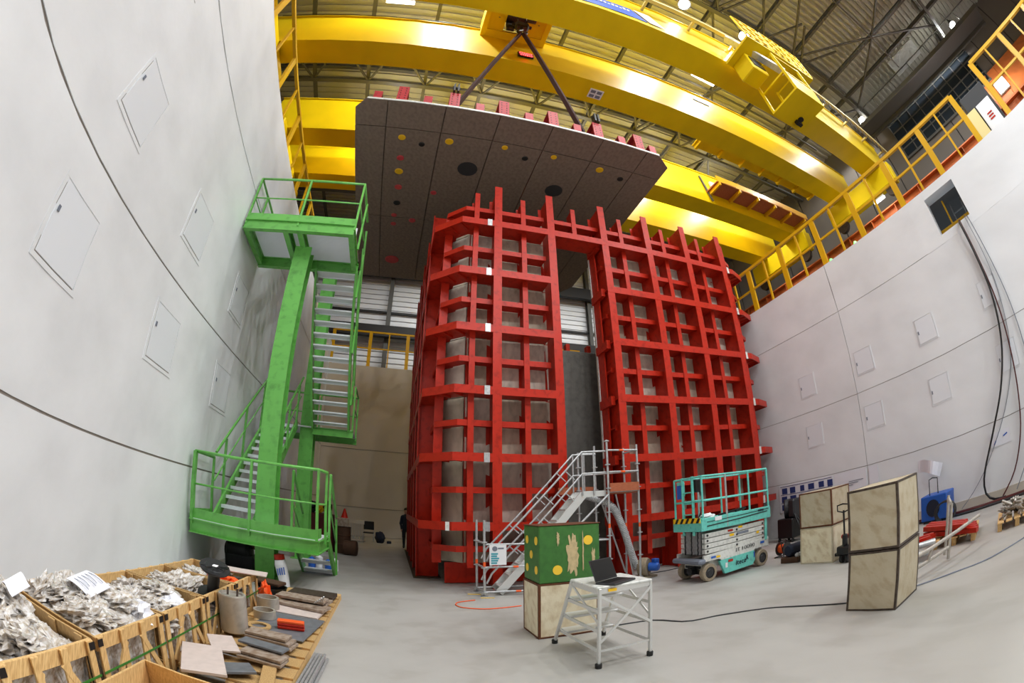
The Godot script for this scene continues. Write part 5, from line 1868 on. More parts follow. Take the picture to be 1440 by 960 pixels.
func right_side() -> void:
	var m := Mb.new()
	var t: Node3D
	# access panels in both walls
	var n := 0
	var names_r := ["upper", "lower"]
	for j in 2:
		for k in 5:
			var z := -3.4 - k * 2.13 if k < 3 else (-1.3 if k == 3 else 0.8)
			var y: float = [3.97, 2.53][j]
			if k == 4:
				continue
			t = thing("access_panel", "small white access panel on the right wall, %s row, %s" % [names_r[j], ["third from the tower", "right beside the vertical joint", "closest to the red tower", "behind the cables"][k]], "panel", Vector3(XR, y, z))
			m = Mb.new()
			bx(m, XR - 0.005, XR + 0.005, y + 0.03, y + 0.61, z + 0.03, z + 0.59, 0.003)
			obj("door", m, M.panel_white, t)
			m = Mb.new()
			bx(m, XR - 0.003, XR + 0.005, y, y + 0.64, z, z + 0.02)
			bx(m, XR - 0.005, XR + 0.005, y, y + 0.64, z + 0.6, z + 0.62)
			bx(m, XR - 0.005, XR + 0.005, y, y + 0.02, z, z + 0.62)
			bx(m, XR - 0.005, XR + 0.005, y + 0.62, y + 0.64, z, z + 0.62)
			obj("frame", m, M.wall_paint, t)
			m = Mb.new()
			bx(m, XR - 0.012, XR - 0.004, y + 0.26, y + 0.34, z + 0.05, z + 0.08)
			obj("latch", m, M.ink_grey, t)
	for j in 3:
		for k in 3:
			if j == 2 and k > 0:
				continue
			var y: float = [3.17, 5.2, 7.25][j]
			var z: float = [-2.5, -5.36, -8.17][k]
			if j == 2:
				z = -1.35
			t = thing("access_panel", "large square white access panel on the left wall, %s row, %s" % [["lower", "upper", "topmost"][j], ["nearest the viewer", "middle one", "farthest by the green stairs"][k]], "panel", Vector3(XL, y, z))
			m = Mb.new()
			bx(m, XL - 0.005, XL + 0.013, y + 0.07, y + 0.9, z - 0.9, z - 0.07, 0.003)
			obj("door", m, M.panel_white, t)
			m = Mb.new()
			bx(m, XL - 0.005, XL + 0.01, y, y + 0.055, z - 0.97, z)
			bx(m, XL - 0.005, XL + 0.01, y + 0.915, y + 0.97, z - 0.97, z)
			bx(m, XL - 0.005, XL + 0.01, y + 0.055, y + 0.915, z - 0.055, z)
			bx(m, XL - 0.005, XL + 0.01, y + 0.055, y + 0.915, z - 0.97, z - 0.915)
			obj("frame", m, M.wall_paint, t)
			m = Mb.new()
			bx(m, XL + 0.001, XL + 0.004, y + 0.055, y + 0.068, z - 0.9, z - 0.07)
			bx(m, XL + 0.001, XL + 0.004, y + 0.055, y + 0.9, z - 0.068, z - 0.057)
			obj("painted_shadow", m, M.joint, t)  # dark strips paint the shadow lines below and beside the door
			m = Mb.new()
			bx(m, XL + 0.012, XL + 0.025, y + 0.55, y + 0.62, z - 0.16, z - 0.12)
			obj("latch", m, M.ink_grey, t)
	# posters and loose sheets on the right wall
	t = thing("poster", "long poster with rows of dark blue pictures on the right wall behind the blocks", "poster", Vector3(10.66, 0.8, -7.9))
	m = Mb.new()
	bx(m, 10.685, 10.699, 0.8, 1.62, -8.95, -6.85)
	obj("sheet", m, M.paper, t)
	m = Mb.new()
	var rng := RandomNumberGenerator.new()
	rng.seed = 5
	for r in 3:
		for k in 6:
			var zc := -8.75 + k * 0.36
			var yc := 0.95 + r * 0.25
			bx(m, 10.68, 10.685, yc - 0.07 - rng.randf() * 0.03, yc + 0.09, zc - 0.06 - rng.randf() * 0.06, zc + 0.07 + rng.randf() * 0.06)
		bx(m, 10.681, 10.685, 1.08 + r * 0.25, 1.095 + r * 0.25, -8.9, -6.9)
	obj("pictures", m, M.ink_blue, t)
	t = thing("poster", "long pale plan sheet on the right wall above the far blocks", "poster", Vector3(10.66, 1.1, -6.2))
	m = Mb.new()
	bx(m, 10.685, 10.699, 1.0, 1.62, -6.8, -5.7)
	bx(m, 10.68, 10.69, 1.0, 1.62, -5.6, -5.3)
	obj("sheet", m, M.paper, t)
	m = Mb.new()
	for k in 4:
		bx(m, 10.679, 10.685, 1.2 + 0.05 * k, 1.215 + 0.05 * k, -6.6 + k * 0.1, -6.35 + k * 0.18)
	obj("faint_print", m, M.ink_grey, t)
	t = thing("loose_sheet", "curled white sheet peeling off the right wall above the nearest blocks", "paper", Vector3(10.6, 1.1, -3.6))
	m = Mb.new()
	sheet(m, func(u: float, v: float) -> Vector3: return Vector3(10.68 - 0.28 * sin(u * 3.0) * u - 0.05 * v * u, 1.42 - 0.28 * v - 0.22 * u * u, -4.05 + u * 0.75 - 0.1 * v * u), 10, 3, Vector3(-0.004, 0, 0))
	obj("sheet", m, M.paper, t)
	t = thing("wall_note", "small white note with blue pen marks on the right wall behind the cables", "paper", Vector3(10.66, 1.13, -1.65))
	m = Mb.new()
	bx(m, 10.69, 10.698, 1.13, 1.43, -1.88, -1.3)
	obj("sheet", m, M.paper, t)
	m = Mb.new()
	bar(m, Vector3(10.687, 1.3, -1.5), Vector3(10.687, 1.34, -1.38), 0.006, 0.03)
	bar(m, Vector3(10.687, 1.18, -1.78), Vector3(10.687, 1.26, -1.72), 0.006, 0.03)
	obj("pen_marks", m, M.blue, t)
	# small things
	t = thing("welding_set", "black upright welding set on casters against the right wall", "machine", Vector3(10.2, 0, -8.0))
	m = Mb.new()
	bx(m, 9.9, 10.45, 0.12, 0.68, -8.45, -7.85, 0.03)
	obj("cabinet", m, M.black, t)
	m = Mb.new()
	lathe(m, Vector3(10.15, 0.95, -8.35), Vector3(0.6, 0, 0.8), [[0.0, 0.0], [0.26, 0.0], [0.28, 0.04], [0.28, 0.2], [0.26, 0.24], [0.0, 0.24]], 18)
	bx(m, 10.0, 10.4, 0.68, 1.22, -8.1, -7.85, 0.05)
	obj("wire_feeder", m, M.charcoal, t)
	for q in [[9.95, -8.4], [9.95, -7.9], [10.4, -8.4], [10.4, -7.9]]:
		m = Mb.new()
		lathe(m, Vector3(q[0], 0.06, q[1] - 0.02), Vector3(0, 0, 1), [[0.0, 0.0], [0.06, 0.0], [0.06, 0.04], [0.0, 0.04]], 12)
		obj("caster", m, M.rubber, t)
	m = Mb.new()
	for k in 3:
		tube(m, smooth_path([Vector3(10.0, 0.8, -7.85), Vector3(9.95 + k * 0.12, 0.4, -7.6 + k * 0.06), Vector3(10.2, 0.1 + k * 0.05, -7.55), Vector3(10.3, 0.4, -7.6), Vector3(10.25, 0.75, -7.8)]), 0.025, 6)
	obj("cable", m, M.black, t)
	t = thing("cable_reel", "orange and black cable reel on the floor right of the scissor lift", "reel", Vector3(7.95, 0, -6.6))
	m = Mb.new()
	for z in [-6.72, -6.5]:
		lathe(m, Vector3(7.95, 0.2, z), Vector3(0, 0, 1), [[0.03, 0.0], [0.16, 0.0], [0.16, 0.02], [0.03, 0.02]], 18)
	obj("flange", m, M.black, t)
	m = Mb.new()
	lathe(m, Vector3(7.95, 0.2, -6.7), Vector3(0, 0, 1), [[0.0, 0.0], [0.1, 0.0], [0.11, 0.1], [0.1, 0.2], [0.0, 0.2]], 18)
	obj("cord", m, M.orange, t)
	m = Mb.new()
	tube(m, [Vector3(7.8, 0.015, -6.45), Vector3(7.85, 0.4, -6.6), Vector3(8.05, 0.4, -6.6), Vector3(8.1, 0.015, -6.45)], 0.014, 6)
	tube(m, [Vector3(7.8, 0.015, -6.75), Vector3(8.1, 0.015, -6.75)], 0.014, 6)
	obj("stand", m, M.black, t)
	t = thing("motor_unit", "low dark blue electric motor lying on a wooden base between reel and blocks", "motor", Vector3(7.6, 0, -5.9))
	m = Mb.new()
	box(m, Vector3(7.55, 0.06, -5.95), Vector3(0.5, 0.12, 0.42), yaw(10), 0.01)
	obj("base", m, M.brown, t)
	m = Mb.new()
	lathe(m, Vector3(7.35, 0.25, -5.98), Vector3(1, 0, 0.15), [[0.0, 0.0], [0.11, 0.0], [0.14, 0.05], [0.14, 0.36], [0.1, 0.4], [0.03, 0.41], [0.03, 0.48], [0.0, 0.48]], 16)
	obj("body", m, M.navy, t)
	m = Mb.new()
	for k in 4:
		lump(m, Vector3(7.38 + k * 0.1, 0.16, -5.74), Vector3(0.05, 0.05, 0.05), k + 3, 6, 0.2, 1)
	obj("fitting", m, M.galvanised, t)
	m = Mb.new()
	box(m, Vector3(8.55, 0.05, -6.6), Vector3(1.1, 0.06, 0.09), yaw(14), 0.005)
	tag(obj("timber", m, M.orange_board), "reddish timber lying on the floor behind the reel", "timber")
	# pallet truck
	t = thing("pallet_truck", "black hand pallet truck with upright handle beside the far blocks", "truck", Vector3(7.17, 0, -4.4))
	m = Mb.new()
	for z in [-4.46, -4.32]:
		lathe(m, Vector3(7.17, 0.09, z), Vector3(0, 0, 1), [[0.0, 0.0], [0.09, 0.0], [0.09, 0.06], [0.0, 0.06]], 14)
	obj("wheel", m, M.rubber, t)
	m = Mb.new()
	bx(m, 7.07, 7.29, 0.16, 0.32, -4.52, -4.22, 0.02)
	lathe(m, Vector3(7.17, 0.3, -4.37), UP, [[0.0, 0.0], [0.06, 0.0], [0.06, 0.22], [0.03, 0.24], [0.0, 0.24]], 12)
	obj("pump", m, M.black, t)
	m = Mb.new()
	bx(m, 7.21, 7.31, 0.44, 0.52, -4.5, -4.28, 0.02)
	obj("red_shroud", m, M.red, t)
	for z in [-4.62, -4.14]:
		m = Mb.new()
		bx(m, 7.27, 8.27, 0.1, 0.16, z - 0.07, z + 0.07, 0.01)
		obj("fork", m, M.charcoal, t)
	m = Mb.new()
	tube(m, [Vector3(7.15, 0.5, -4.37), Vector3(7.14, 0.98, -4.37)], 0.02, 8)
	obj("shaft", m, M.black, t)
	m = Mb.new()
	tube(m, [Vector3(7.14, 0.94, -4.37), Vector3(7.12, 0.98, -4.5), Vector3(7.12, 1.08, -4.5), Vector3(7.12, 1.1, -4.37), Vector3(7.12, 1.08, -4.24), Vector3(7.12, 0.98, -4.24), Vector3(7.14, 0.94, -4.37)], 0.014, 7)
	obj("handle", m, M.black, t)
	# pallets near the right wall
	t = thing("pallet", "wooden pallet under the red steel props by the right wall", "pallet", Vector3(7.6, 0, -2.2))
	pallet(t, Vector3(7.75, 0, -2.15), yaw(8), 0.9, 0.9)
	t = thing("pallet", "wooden pallet under the heap of clamps at the right edge", "pallet", Vector3(7.9, 0, -0.95))
	pallet(t, Vector3(7.95, 0, -0.9), yaw(8), 0.85, 0.85)
	for k in 7:
		m = Mb.new()
		var p := Vector3(7.4 + (k % 4) * 0.16, 0.19 + (k / 4) * 0.1, -2.15)
		bar(m, p + Vector3(-0.15, 0, 0.55 - 0.05 * k), p + Vector3(0.2, 0.03, -0.65), 0.1, 0.08, UP, 0.006)
		tag(obj("steel_prop", m, M.red), "red painted steel bar stacked with others on the pallet by the right wall", "bar", "red steel bars on the pallet")
	for k in 2:
		m = Mb.new()
		tube(m, [Vector3(6.35 + k * 0.2, 0.1 + 0.1 * k, -3.0), Vector3(6.75 + k * 0.2, 0.12 + 0.1 * k, -2.35)], 0.05, 8)
		tag(obj("steel_tube", m, M.galvanised), "short grey tube with red ends lying before the red bars, the %s one" % ["lower", "upper"][k], "tube")
	m = Mb.new()
	for k in 5:
		bar(m, Vector3(6.6 + k * 0.12, 0.16 + 0.06 * (k % 2), -3.1), Vector3(7.0 + k * 0.1, 0.2 + 0.05 * (k % 2), -2.5), 0.09, 0.08)
	tag(obj("steel_heap", m, M.red), "low heap of red steel frame pieces beside the nearest blocks", "frame")
	m = Mb.new()
	rng.seed = 42
	for k in 70:
		var p := Vector3(7.65 + rng.randf() * 0.6, 0.17 + rng.randf() * 0.22 * (1.0 - absf(rng.randf() - 0.5)), -1.2 + rng.randf() * 0.6)
		var d := Vector3(rng.randf() - 0.5, rng.randf() * 0.6 - 0.2, rng.randf() - 0.5).normalized() * 0.11
		tube(m, [p - d, p + d], 0.014 + rng.randf() * 0.012, 5)
		if k % 3 == 0:
			lathe(m, p, d, [[0.02, -0.02], [0.05, -0.015], [0.05, 0.015], [0.02, 0.02]], 8)
	tag(obj("clamp_heap", m, M.tube_steel), "heap of silver scaffold clamps and short tubes on the right pallet", "clamps", "", "stuff")
	m = Mb.new()
	sheet(m, func(u: float, v: float) -> Vector3: return Vector3(7.95 + u * 0.5, 0.18 + 0.16 * sin(u * 2.4) - 0.1 * v * u, -0.62 + v * 0.6 + 0.05 * sin(u * 7.0)), 10, 6, Vector3(0, 0.006, 0))
	tag(obj("blue_tarp", m, M.blue), "light blue tarpaulin hanging off the heap of clamps at the right edge", "tarpaulin")
	t = thing("space_heater", "blue box heater with a round grille and wire handle by the right wall", "heater", Vector3(10.1, 0, -3.4))
	m = Mb.new()
	box(m, Vector3(10.15, 0.33, -3.35), Vector3(0.55, 0.55, 0.75), yaw(-6), 0.02)
	obj("housing", m, M.blue, t)
	m = Mb.new()
	lathe(m, Vector3(9.875, 0.33, -3.4), Vector3(-1, 0, -0.1), [[0.0, 0.0], [0.19, 0.0], [0.19, 0.012], [0.0, 0.012]], 18)
	obj("grille", m, M.navy, t)
	m = Mb.new()
	tube(m, [Vector3(9.95, 0.6, -3.5), Vector3(9.95, 0.95, -3.5), Vector3(10.0, 0.98, -3.42), Vector3(10.05, 0.95, -3.3), Vector3(10.05, 0.6, -3.3)], 0.014, 6)
	obj("handle", m, M.charcoal, t)
	m = Mb.new()
	bx(m, 9.95, 10.05, 0.0, 0.06, -3.7, -3.0)
	bx(m, 10.25, 10.35, 0.0, 0.06, -3.7, -3.0)
	obj("foot", m, M.charcoal, t)
	t = thing("black_hose_coil", "coil of dark hose leaning in front of the blue heater", "hose", Vector3(9.4, 0, -3.0))
	m = Mb.new()
	for k in 4:
		var ring := []
		for i in 17:
			var a := TAU * i / 16.0
			ring.append(Vector3(9.45 + 0.05 * k, 0.24 + 0.22 * sin(a), -2.95 + 0.26 * cos(a)))
		tube(m, ring, 0.02, 6, false)
	obj("coil", m, M.charcoal, t)
	# galvanised frame lying by the blocks
	t = thing("scaffold_section", "grey scaffold frame pieces standing on the floor right of the nearest blocks", "frame", Vector3(6.2, 0, -2.0))
	for q in [[Vector3(6.42, 0.0, -1.92), Vector3(6.5, 0.8, -1.9)], [Vector3(6.62, 0.02, -2.05), Vector3(6.68, 0.9, -2.0)], [Vector3(5.2, 0.3, -2.3), Vector3(7.15, 0.42, -1.55)], [Vector3(5.2, 0.12, -2.35), Vector3(6.45, 0.2, -1.92)], [Vector3(5.9, 0.15, -2.1), Vector3(5.95, 0.36, -2.05)], [Vector3(6.45, 0.78, -1.9), Vector3(6.66, 0.86, -2.0)]]:
		m = Mb.new()
		tube(m, [q[0] + UP * 0.03, q[1]], 0.028, 8)
		obj("frame_tube", m, M.tube_steel, t)
	m = Mb.new()
	tube(m, smooth_path([Vector3(10.3, 0.04, -4.2), Vector3(10.2, 0.04, -2.5), Vector3(10.35, 0.04, -1.5), Vector3(10.4, 0.04, 0.5), Vector3(10.5, 0.04, 2.5)]), 0.035, 8)
	tag(obj("floor_cable", m, M.dark_red), "dark red cable bundle lying along the foot of the right wall", "cable")
	m = Mb.new()
	tube(m, smooth_path([Vector3(10.2, 0.03, -4.4), Vector3(10.0, 0.03, -2.8), Vector3(10.15, 0.03, -1.6), Vector3(10.2, 0.03, 0.5), Vector3(10.2, 0.03, 2.5)]), 0.025, 8)
	tag(obj("floor_cable", m, M.charcoal), "black cable lying just in front of the dark red bundle along the right wall", "cable")

# ---------------------------------------------------------------- crates and scrap on the left
func crate(z0: float, z1: float, label: String, wrap: String, fill: float, sd: int) -> void:
	var x0 := -2.82
	var x1 := -1.83
	var h := 0.57
	var t := thing("crate", label, "crate", Vector3((x0 + x1) * 0.5, 0, (z0 + z1) * 0.5))
	var m := Mb.new()
	bx(m, x0, x1, 0.04, 0.07, z0, z1)
	obj("bottom", m, M.wood_old, t)
	for x in [x0, x1]:
		var s := 1.0 if x == x0 else -1.0
		var xa: float = x
		var xb: float = x + s * 0.022
		for q in [[h - 0.1, h], [0.07, 0.15]]:
			m = Mb.new()
			bx(m, xa, xb, q[0], q[1], z0, z1, 0.003)
			obj("side_board", m, M.wood, t)
		var n := 3
		for k in n + 1:
			m = Mb.new()
			var z := lerpf(z0 + 0.045, z1 - 0.045, float(k) / n)
			bx(m, xa - s * 0.02, xa, 0.04, h, z - 0.035, z + 0.035, 0.003)
			obj("slat", m, M.wood, t)
		m = Mb.new()
		bar(m, Vector3(xa - s * 0.012, 0.12, z0 + 0.12), Vector3(xa - s * 0.012, h - 0.09, z0 + 0.36), 0.02, 0.05)
		obj("brace", m, M.wood, t)
		m = Mb.new()
		bar(m, Vector3(xa - s * 0.012, 0.12, z1 - 0.12), Vector3(xa - s * 0.012, h - 0.09, z1 - 0.36), 0.02, 0.05)
		obj("brace", m, M.wood, t)
	for z in [z0, z1]:
		var s := 1.0 if z == z0 else -1.0
		for q in [[h - 0.1, h], [0.07, 0.15]]:
			m = Mb.new()
			bx(m, x0, x1, q[0], q[1], z, z + s * 0.022, 0.003)
			obj("end_board", m, M.wood_old, t)
		for k in 4:
			m = Mb.new()
			var x := lerpf(x0 + 0.1, x1 - 0.1, k / 3.0)
			bx(m, x - 0.035, x + 0.035, 0.04, h - 0.005, z + s * 0.022, z + s * 0.042, 0.003)
			obj("slat", m, M.wood_old, t)
	for z in [z0 + 0.03, z1 - 0.03]:
		m = Mb.new()
		bx(m, x1 + 0.02, x1 + 0.024, h - 0.06, h - 0.01, z - 0.03, z + 0.03)
		obj("corner_clip", m, M.black, t)
	m = Mb.new()
	bar(m, Vector3(x1 + 0.026, 0.33, z0), Vector3(x1 + 0.026, 0.33, z1), 0.004, 0.016)
	obj("green_strap", m, M.strap, t)
	# plastic wrapped contents
	m = Mb.new()
	var f := FastNoiseLite.new()
	f.seed = sd
	f.frequency = 2.6
	f.fractal_octaves = 4
	f.fractal_gain = 0.55
	f.fractal_type = FastNoiseLite.FRACTAL_RIDGED
	f.domain_warp_enabled = true
	f.domain_warp_amplitude = 0.25
	f.domain_warp_frequency = 3.0
	var g := FastNoiseLite.new()
	g.seed = sd + 9
	g.frequency = 1.6
	var xa2 := x0 + 0.05
	var xb2 := x1 - 0.045
	var za := z0 + 0.05
	var zb := z1 - 0.05
	var top := func(u: float, v: float) -> Vector3:
		var x := lerpf(xa2, xb2, u)
		var z := lerpf(za, zb, v)
		var rim := minf(minf(u, 1.0 - u), minf(v, 1.0 - v))
		return Vector3(x, fill + clampf(rim * 5.0, 0.0, 1.0) * (0.05 + 0.16 * g.get_noise_2d(x, z)) + 0.05 * f.get_noise_2d(x * 1.0, z * 1.6), z)
	var nn := 56
	for i in nn:
		for j in nn:
			var a: Vector3 = top.call(float(i) / nn, float(j) / nn)
			var b: Vector3 = top.call(float(i + 1) / nn, float(j) / nn)
			var c: Vector3 = top.call(float(i + 1) / nn, float(j + 1) / nn)
			var d: Vector3 = top.call(float(i) / nn, float(j + 1) / nn)
			m.quad(a, b, c, d, UP, 1)
	for i in nn:
		for side in 4:
			var u0 := float(i) / nn
			var u1 := float(i + 1) / nn
			var a: Vector3
			var b: Vector3
			var o: Vector3
			match side:
				0:
					a = top.call(0.0, u0)
					b = top.call(0.0, u1)
					o = Vector3(-1, 0, 0)
				1:
					a = top.call(1.0, u0)
					b = top.call(1.0, u1)
					o = Vector3(1, 0, 0)
				2:
					a = top.call(u0, 0.0)
					b = top.call(u1, 0.0)
					o = Vector3(0, 0, -1)
				_:
					a = top.call(u0, 1.0)
					b = top.call(u1, 1.0)
					o = Vector3(0, 0, 1)
			for k in 8:
				var y0 := k / 8.0
				var y1 := (k + 1) / 8.0
				var w := func(p: Vector3, y: float) -> Vector3:
					var q := Vector3(p.x, lerpf(0.075, p.y, y), p.z)
					return q - o * (0.012 + 0.03 * absf(f.get_noise_3d(q.x * 0.7, q.y * 1.5, q.z * 0.7))) * sin(PI * clampf(y, 0.0, 1.0))
				m.quad(w.call(a, y0), w.call(b, y0), w.call(b, y1), w.call(a, y1), o)
	var rng := RandomNumberGenerator.new()
	rng.seed = sd
	for k in 20:
		var u := 0.16 + 0.68 * rng.randf()
		var v := 0.16 + 0.68 * rng.randf()
		var p: Vector3 = top.call(u, v)
		var sz := Vector3(0.09 + 0.07 * rng.randf(), 0.05 + 0.03 * rng.randf(), 0.12 + 0.08 * rng.randf())
		var tb := Basis.from_euler(Vector3(rng.randf() * 0.8 - 0.4, rng.randf() * TAU, rng.randf() * 0.8 - 0.4))
		lump(m, p + UP * 0.02, sz, sd * 7 + k, 14, 0.5, 0, 0.35, tb)
	tag(obj("plastic_wrap", m, M.plastic), wrap, "plastic", "", "stuff")

func crates() -> void:
	crate(-2.04, -1.1, "open wooden slatted crate at the bottom left corner, nearest the viewer", "crumpled grey plastic bags filling the crate at the bottom left corner", 0.46, 11)
	crate(-3.03, -2.08, "open wooden slatted crate with a large white paper on top, second from the viewer", "crumpled clear plastic heaped in the second crate around the large white paper", 0.5, 22)
	crate(-3.93, -3.06, "open wooden slatted crate behind the grey steel cylinder, third from the viewer", "white crumpled plastic in the third crate beside the black spool", 0.4, 33)
	crate(-4.85, -3.96, "open wooden slatted crate holding the black spool, fourth from the viewer", "thin layer of crumpled plastic beneath the black spool in the fourth crate", 0.3, 44)
	crate(-5.76, -4.88, "open wooden slatted crate under the green stair platform, farthest of the row", "flattened plastic lining in the farthest crate under the pale board", 0.3, 55)
	var m := Mb.new()
	var t: Node3D
	# low open box in the very front
	t = thing("wooden_box", "low orange brown wooden box cut off by the bottom edge", "box", Vector3(-1.45, 0, -2.35))
	for q in [[-1.8, -1.15, -2.62, -2.6], [-1.8, -1.15, -1.7, -1.68], [-1.8, -1.78, -2.6, -1.7], [-1.17, -1.15, -2.6, -1.7]]:
		m = Mb.new()
		bx(m, q[0], q[1], 0.02, 0.3, q[2], q[3], 0.004)
		obj("side_board", m, M.wood, t)
	m = Mb.new()
	bx(m, -1.78, -1.17, 0.02, 0.05, -2.6, -1.7)
	obj("bottom", m, M.wood_old, t)
	# papers on the plastic
	m = Mb.new()
	sheet(m, func(u: float, v: float) -> Vector3: return Vector3(-2.5 + u * 0.36, 0.69 + 0.05 * v + 0.015 * sin(u * 4.0), -2.55 - 0.3 * v + 0.1 * u), 6, 5, Vector3(0, 0.004, 0.001))
	t = tag(obj("paper_sheet", m, M.paper), "large white printed paper lying on the plastic in the second crate", "paper")
	m = Mb.new()
	for k in 5:
		sheet(m, func(u: float, v: float) -> Vector3: return Vector3(-2.44 + u * (0.24 - 0.03 * (k % 2)), 0.702 + 0.05 * (0.15 + k * 0.17 + v * 0.02) + 0.015 * sin(u * 3.0), -2.55 - 0.3 * (0.15 + k * 0.17 + v * 0.02) + 0.08 * u), 4, 1, Vector3(0, 0.002, 0))
	obj("print_lines", m, M.ink_grey, t)
	m = Mb.new()
	sheet(m, func(u: float, v: float) -> Vector3: return Vector3(-2.42 + u * 0.17 + 0.05 * v, 0.72 + 0.08 * v + 0.02 * sin(u * 5.0), -1.72 - 0.16 * v + 0.04 * u), 5, 5, Vector3(0, 0.004, 0.001))
	tag(obj("paper_sheet", m, M.paper), "smaller curled white paper on the plastic in the bottom left crate", "paper")
	m = Mb.new()
	lump(m, Vector3(-2.0, 0.56, -2.92), Vector3(0.13, 0.1, 0.12), 31, 10, 0.6)
	tag(obj("plastic_bag", m, M.plastic_white), "white crumpled plastic bag at the far right corner of the second crate", "bag")
	m = Mb.new()
	lump(m, Vector3(-2.05, 0.5, -3.6), Vector3(0.16, 0.09, 0.12), 37, 10, 0.6)
	tag(obj("plastic_bag", m, M.plastic_white), "bright white plastic bag in the third crate below the spool", "bag")
	# black spool
	t = thing("cable_spool", "empty black plastic spool standing tilted in the fourth crate", "spool", Vector3(-1.97, 0.44, -4.5))
	var ax := Vector3(0.26, 1, 0.3).normalized()
	var o := Vector3(-1.97, 0.45, -4.5)
	m = Mb.new()
	lathe(m, o, ax, [[0.03, 0.0], [0.17, 0.0], [0.175, 0.012], [0.17, 0.024], [0.03, 0.024]], 24)
	obj("lower_flange", m, M.charcoal, t)
	m = Mb.new()
	lathe(m, o + ax * 0.024, ax, [[0.07, 0.0], [0.07, 0.34]], 20)
	obj("core", m, M.black, t)
	m = Mb.new()
	lathe(m, o + ax * 0.364, ax, [[0.03, 0.0], [0.17, 0.0], [0.175, 0.012], [0.17, 0.024], [0.12, 0.024], [0.11, 0.032], [0.03, 0.032]], 24)
	for k in 10:
		var d := Vector3(cos(TAU * k / 10), 0, sin(TAU * k / 10))
		bar(m, o + ax * 0.392 + d * 0.05, o + ax * 0.392 + d * 0.165, 0.012, 0.012)
	obj("upper_flange", m, M.charcoal, t)
	m = Mb.new()
	box(m, o + ax * 0.4, Vector3(0.07, 0.05, 0.004), along(o, o + Vector3(1, 0, 0), ax) * Basis(Vector3(1, 0, 0), PI / 2))
	obj("white_label", m, M.white, t)
	# boards, cloth and pipe
	m = Mb.new()
	box(m, Vector3(-2.0, 0.6, -5.55), Vector3(0.75, 0.016, 0.3), yaw(12), 0.003)
	tag(obj("pale_board", m, M.board_pale), "pale thin board lying across the farthest crate by the spool", "board")
	m = Mb.new()
	lump(m, Vector3(-2.1, 0.5, -5.2), Vector3(0.2, 0.06, 0.12), 8, 9, 0.5)
	tag(obj("orange_net", m, M.orange), "orange cloth bundle inside the farthest crate under the pale board", "cloth")
	m = Mb.new()
	lump(m, Vector3(-1.74, 0.2, -5.85), Vector3(0.09, 0.2, 0.09), 18, 9, 0.5)
	tag(obj("orange_net", m, M.orange), "orange cloth hanging down at the outer corner of the farthest crate", "cloth")
	t = thing("steel_cylinder", "grey steel pipe section standing upright in front of the third crate", "cylinder", Vector3(-1.66, 0.17, -4.3))
	m = Mb.new()
	lathe(m, Vector3(-1.65, 0.17, -4.3), UP, [[0.0, 0.0], [0.148, 0.0], [0.152, 0.01], [0.152, 0.4], [0.148, 0.412], [0.125, 0.412], [0.12, 0.39], [0.0, 0.39]], 28)
	obj("shell", m, M.tube_steel, t)
	m = Mb.new()
	for d in [0.06, -0.05]:
		tube(m, [Vector3(-1.65 + d, 0.56, -4.3), Vector3(-1.65 + d, 0.64, -4.32)], 0.012, 6)
	obj("stud", m, M.iron, t)
	for q in [[Vector3(-1.52, 0.17, -5.05), 0.14, 0.1, "low grey steel ring on the dark sheet, left of the red bars"], [Vector3(-1.6, 0.17, -5.5), 0.15, 0.16, "taller grey steel ring behind the low one under the stairs"]]:
		m = Mb.new()
		lathe(m, q[0], UP, [[q[1] * 0.8, 0.0], [q[1], 0.0], [q[1], q[2]], [q[1] * 0.8, q[2]], [q[1] * 0.8, 0.0]], 24)
		tag(obj("steel_ring", m, M.tube_steel), q[3], "ring")
	# long low pallet of scrap
	t = thing("scrap_pallet", "long low wooden pallet covered with boards and steel scrap beside the crates", "pallet", Vector3(-1.3, 0, -5.0))
	for x in [-1.72, -1.3, -0.89]:
		m = Mb.new()
		bar(m, Vector3(x, 0.05, -3.1), Vector3(x, 0.05, -7.4), 0.08, 0.1)
		obj("runner", m, M.wood, t)
	for k in 14:
		m = Mb.new()
		bx(m, -1.78, -0.84, 0.1, 0.125, -3.35 - k * 0.29, -3.13 - k * 0.29, 0.003)
		obj("deck_board", m, M.wood_old, t)
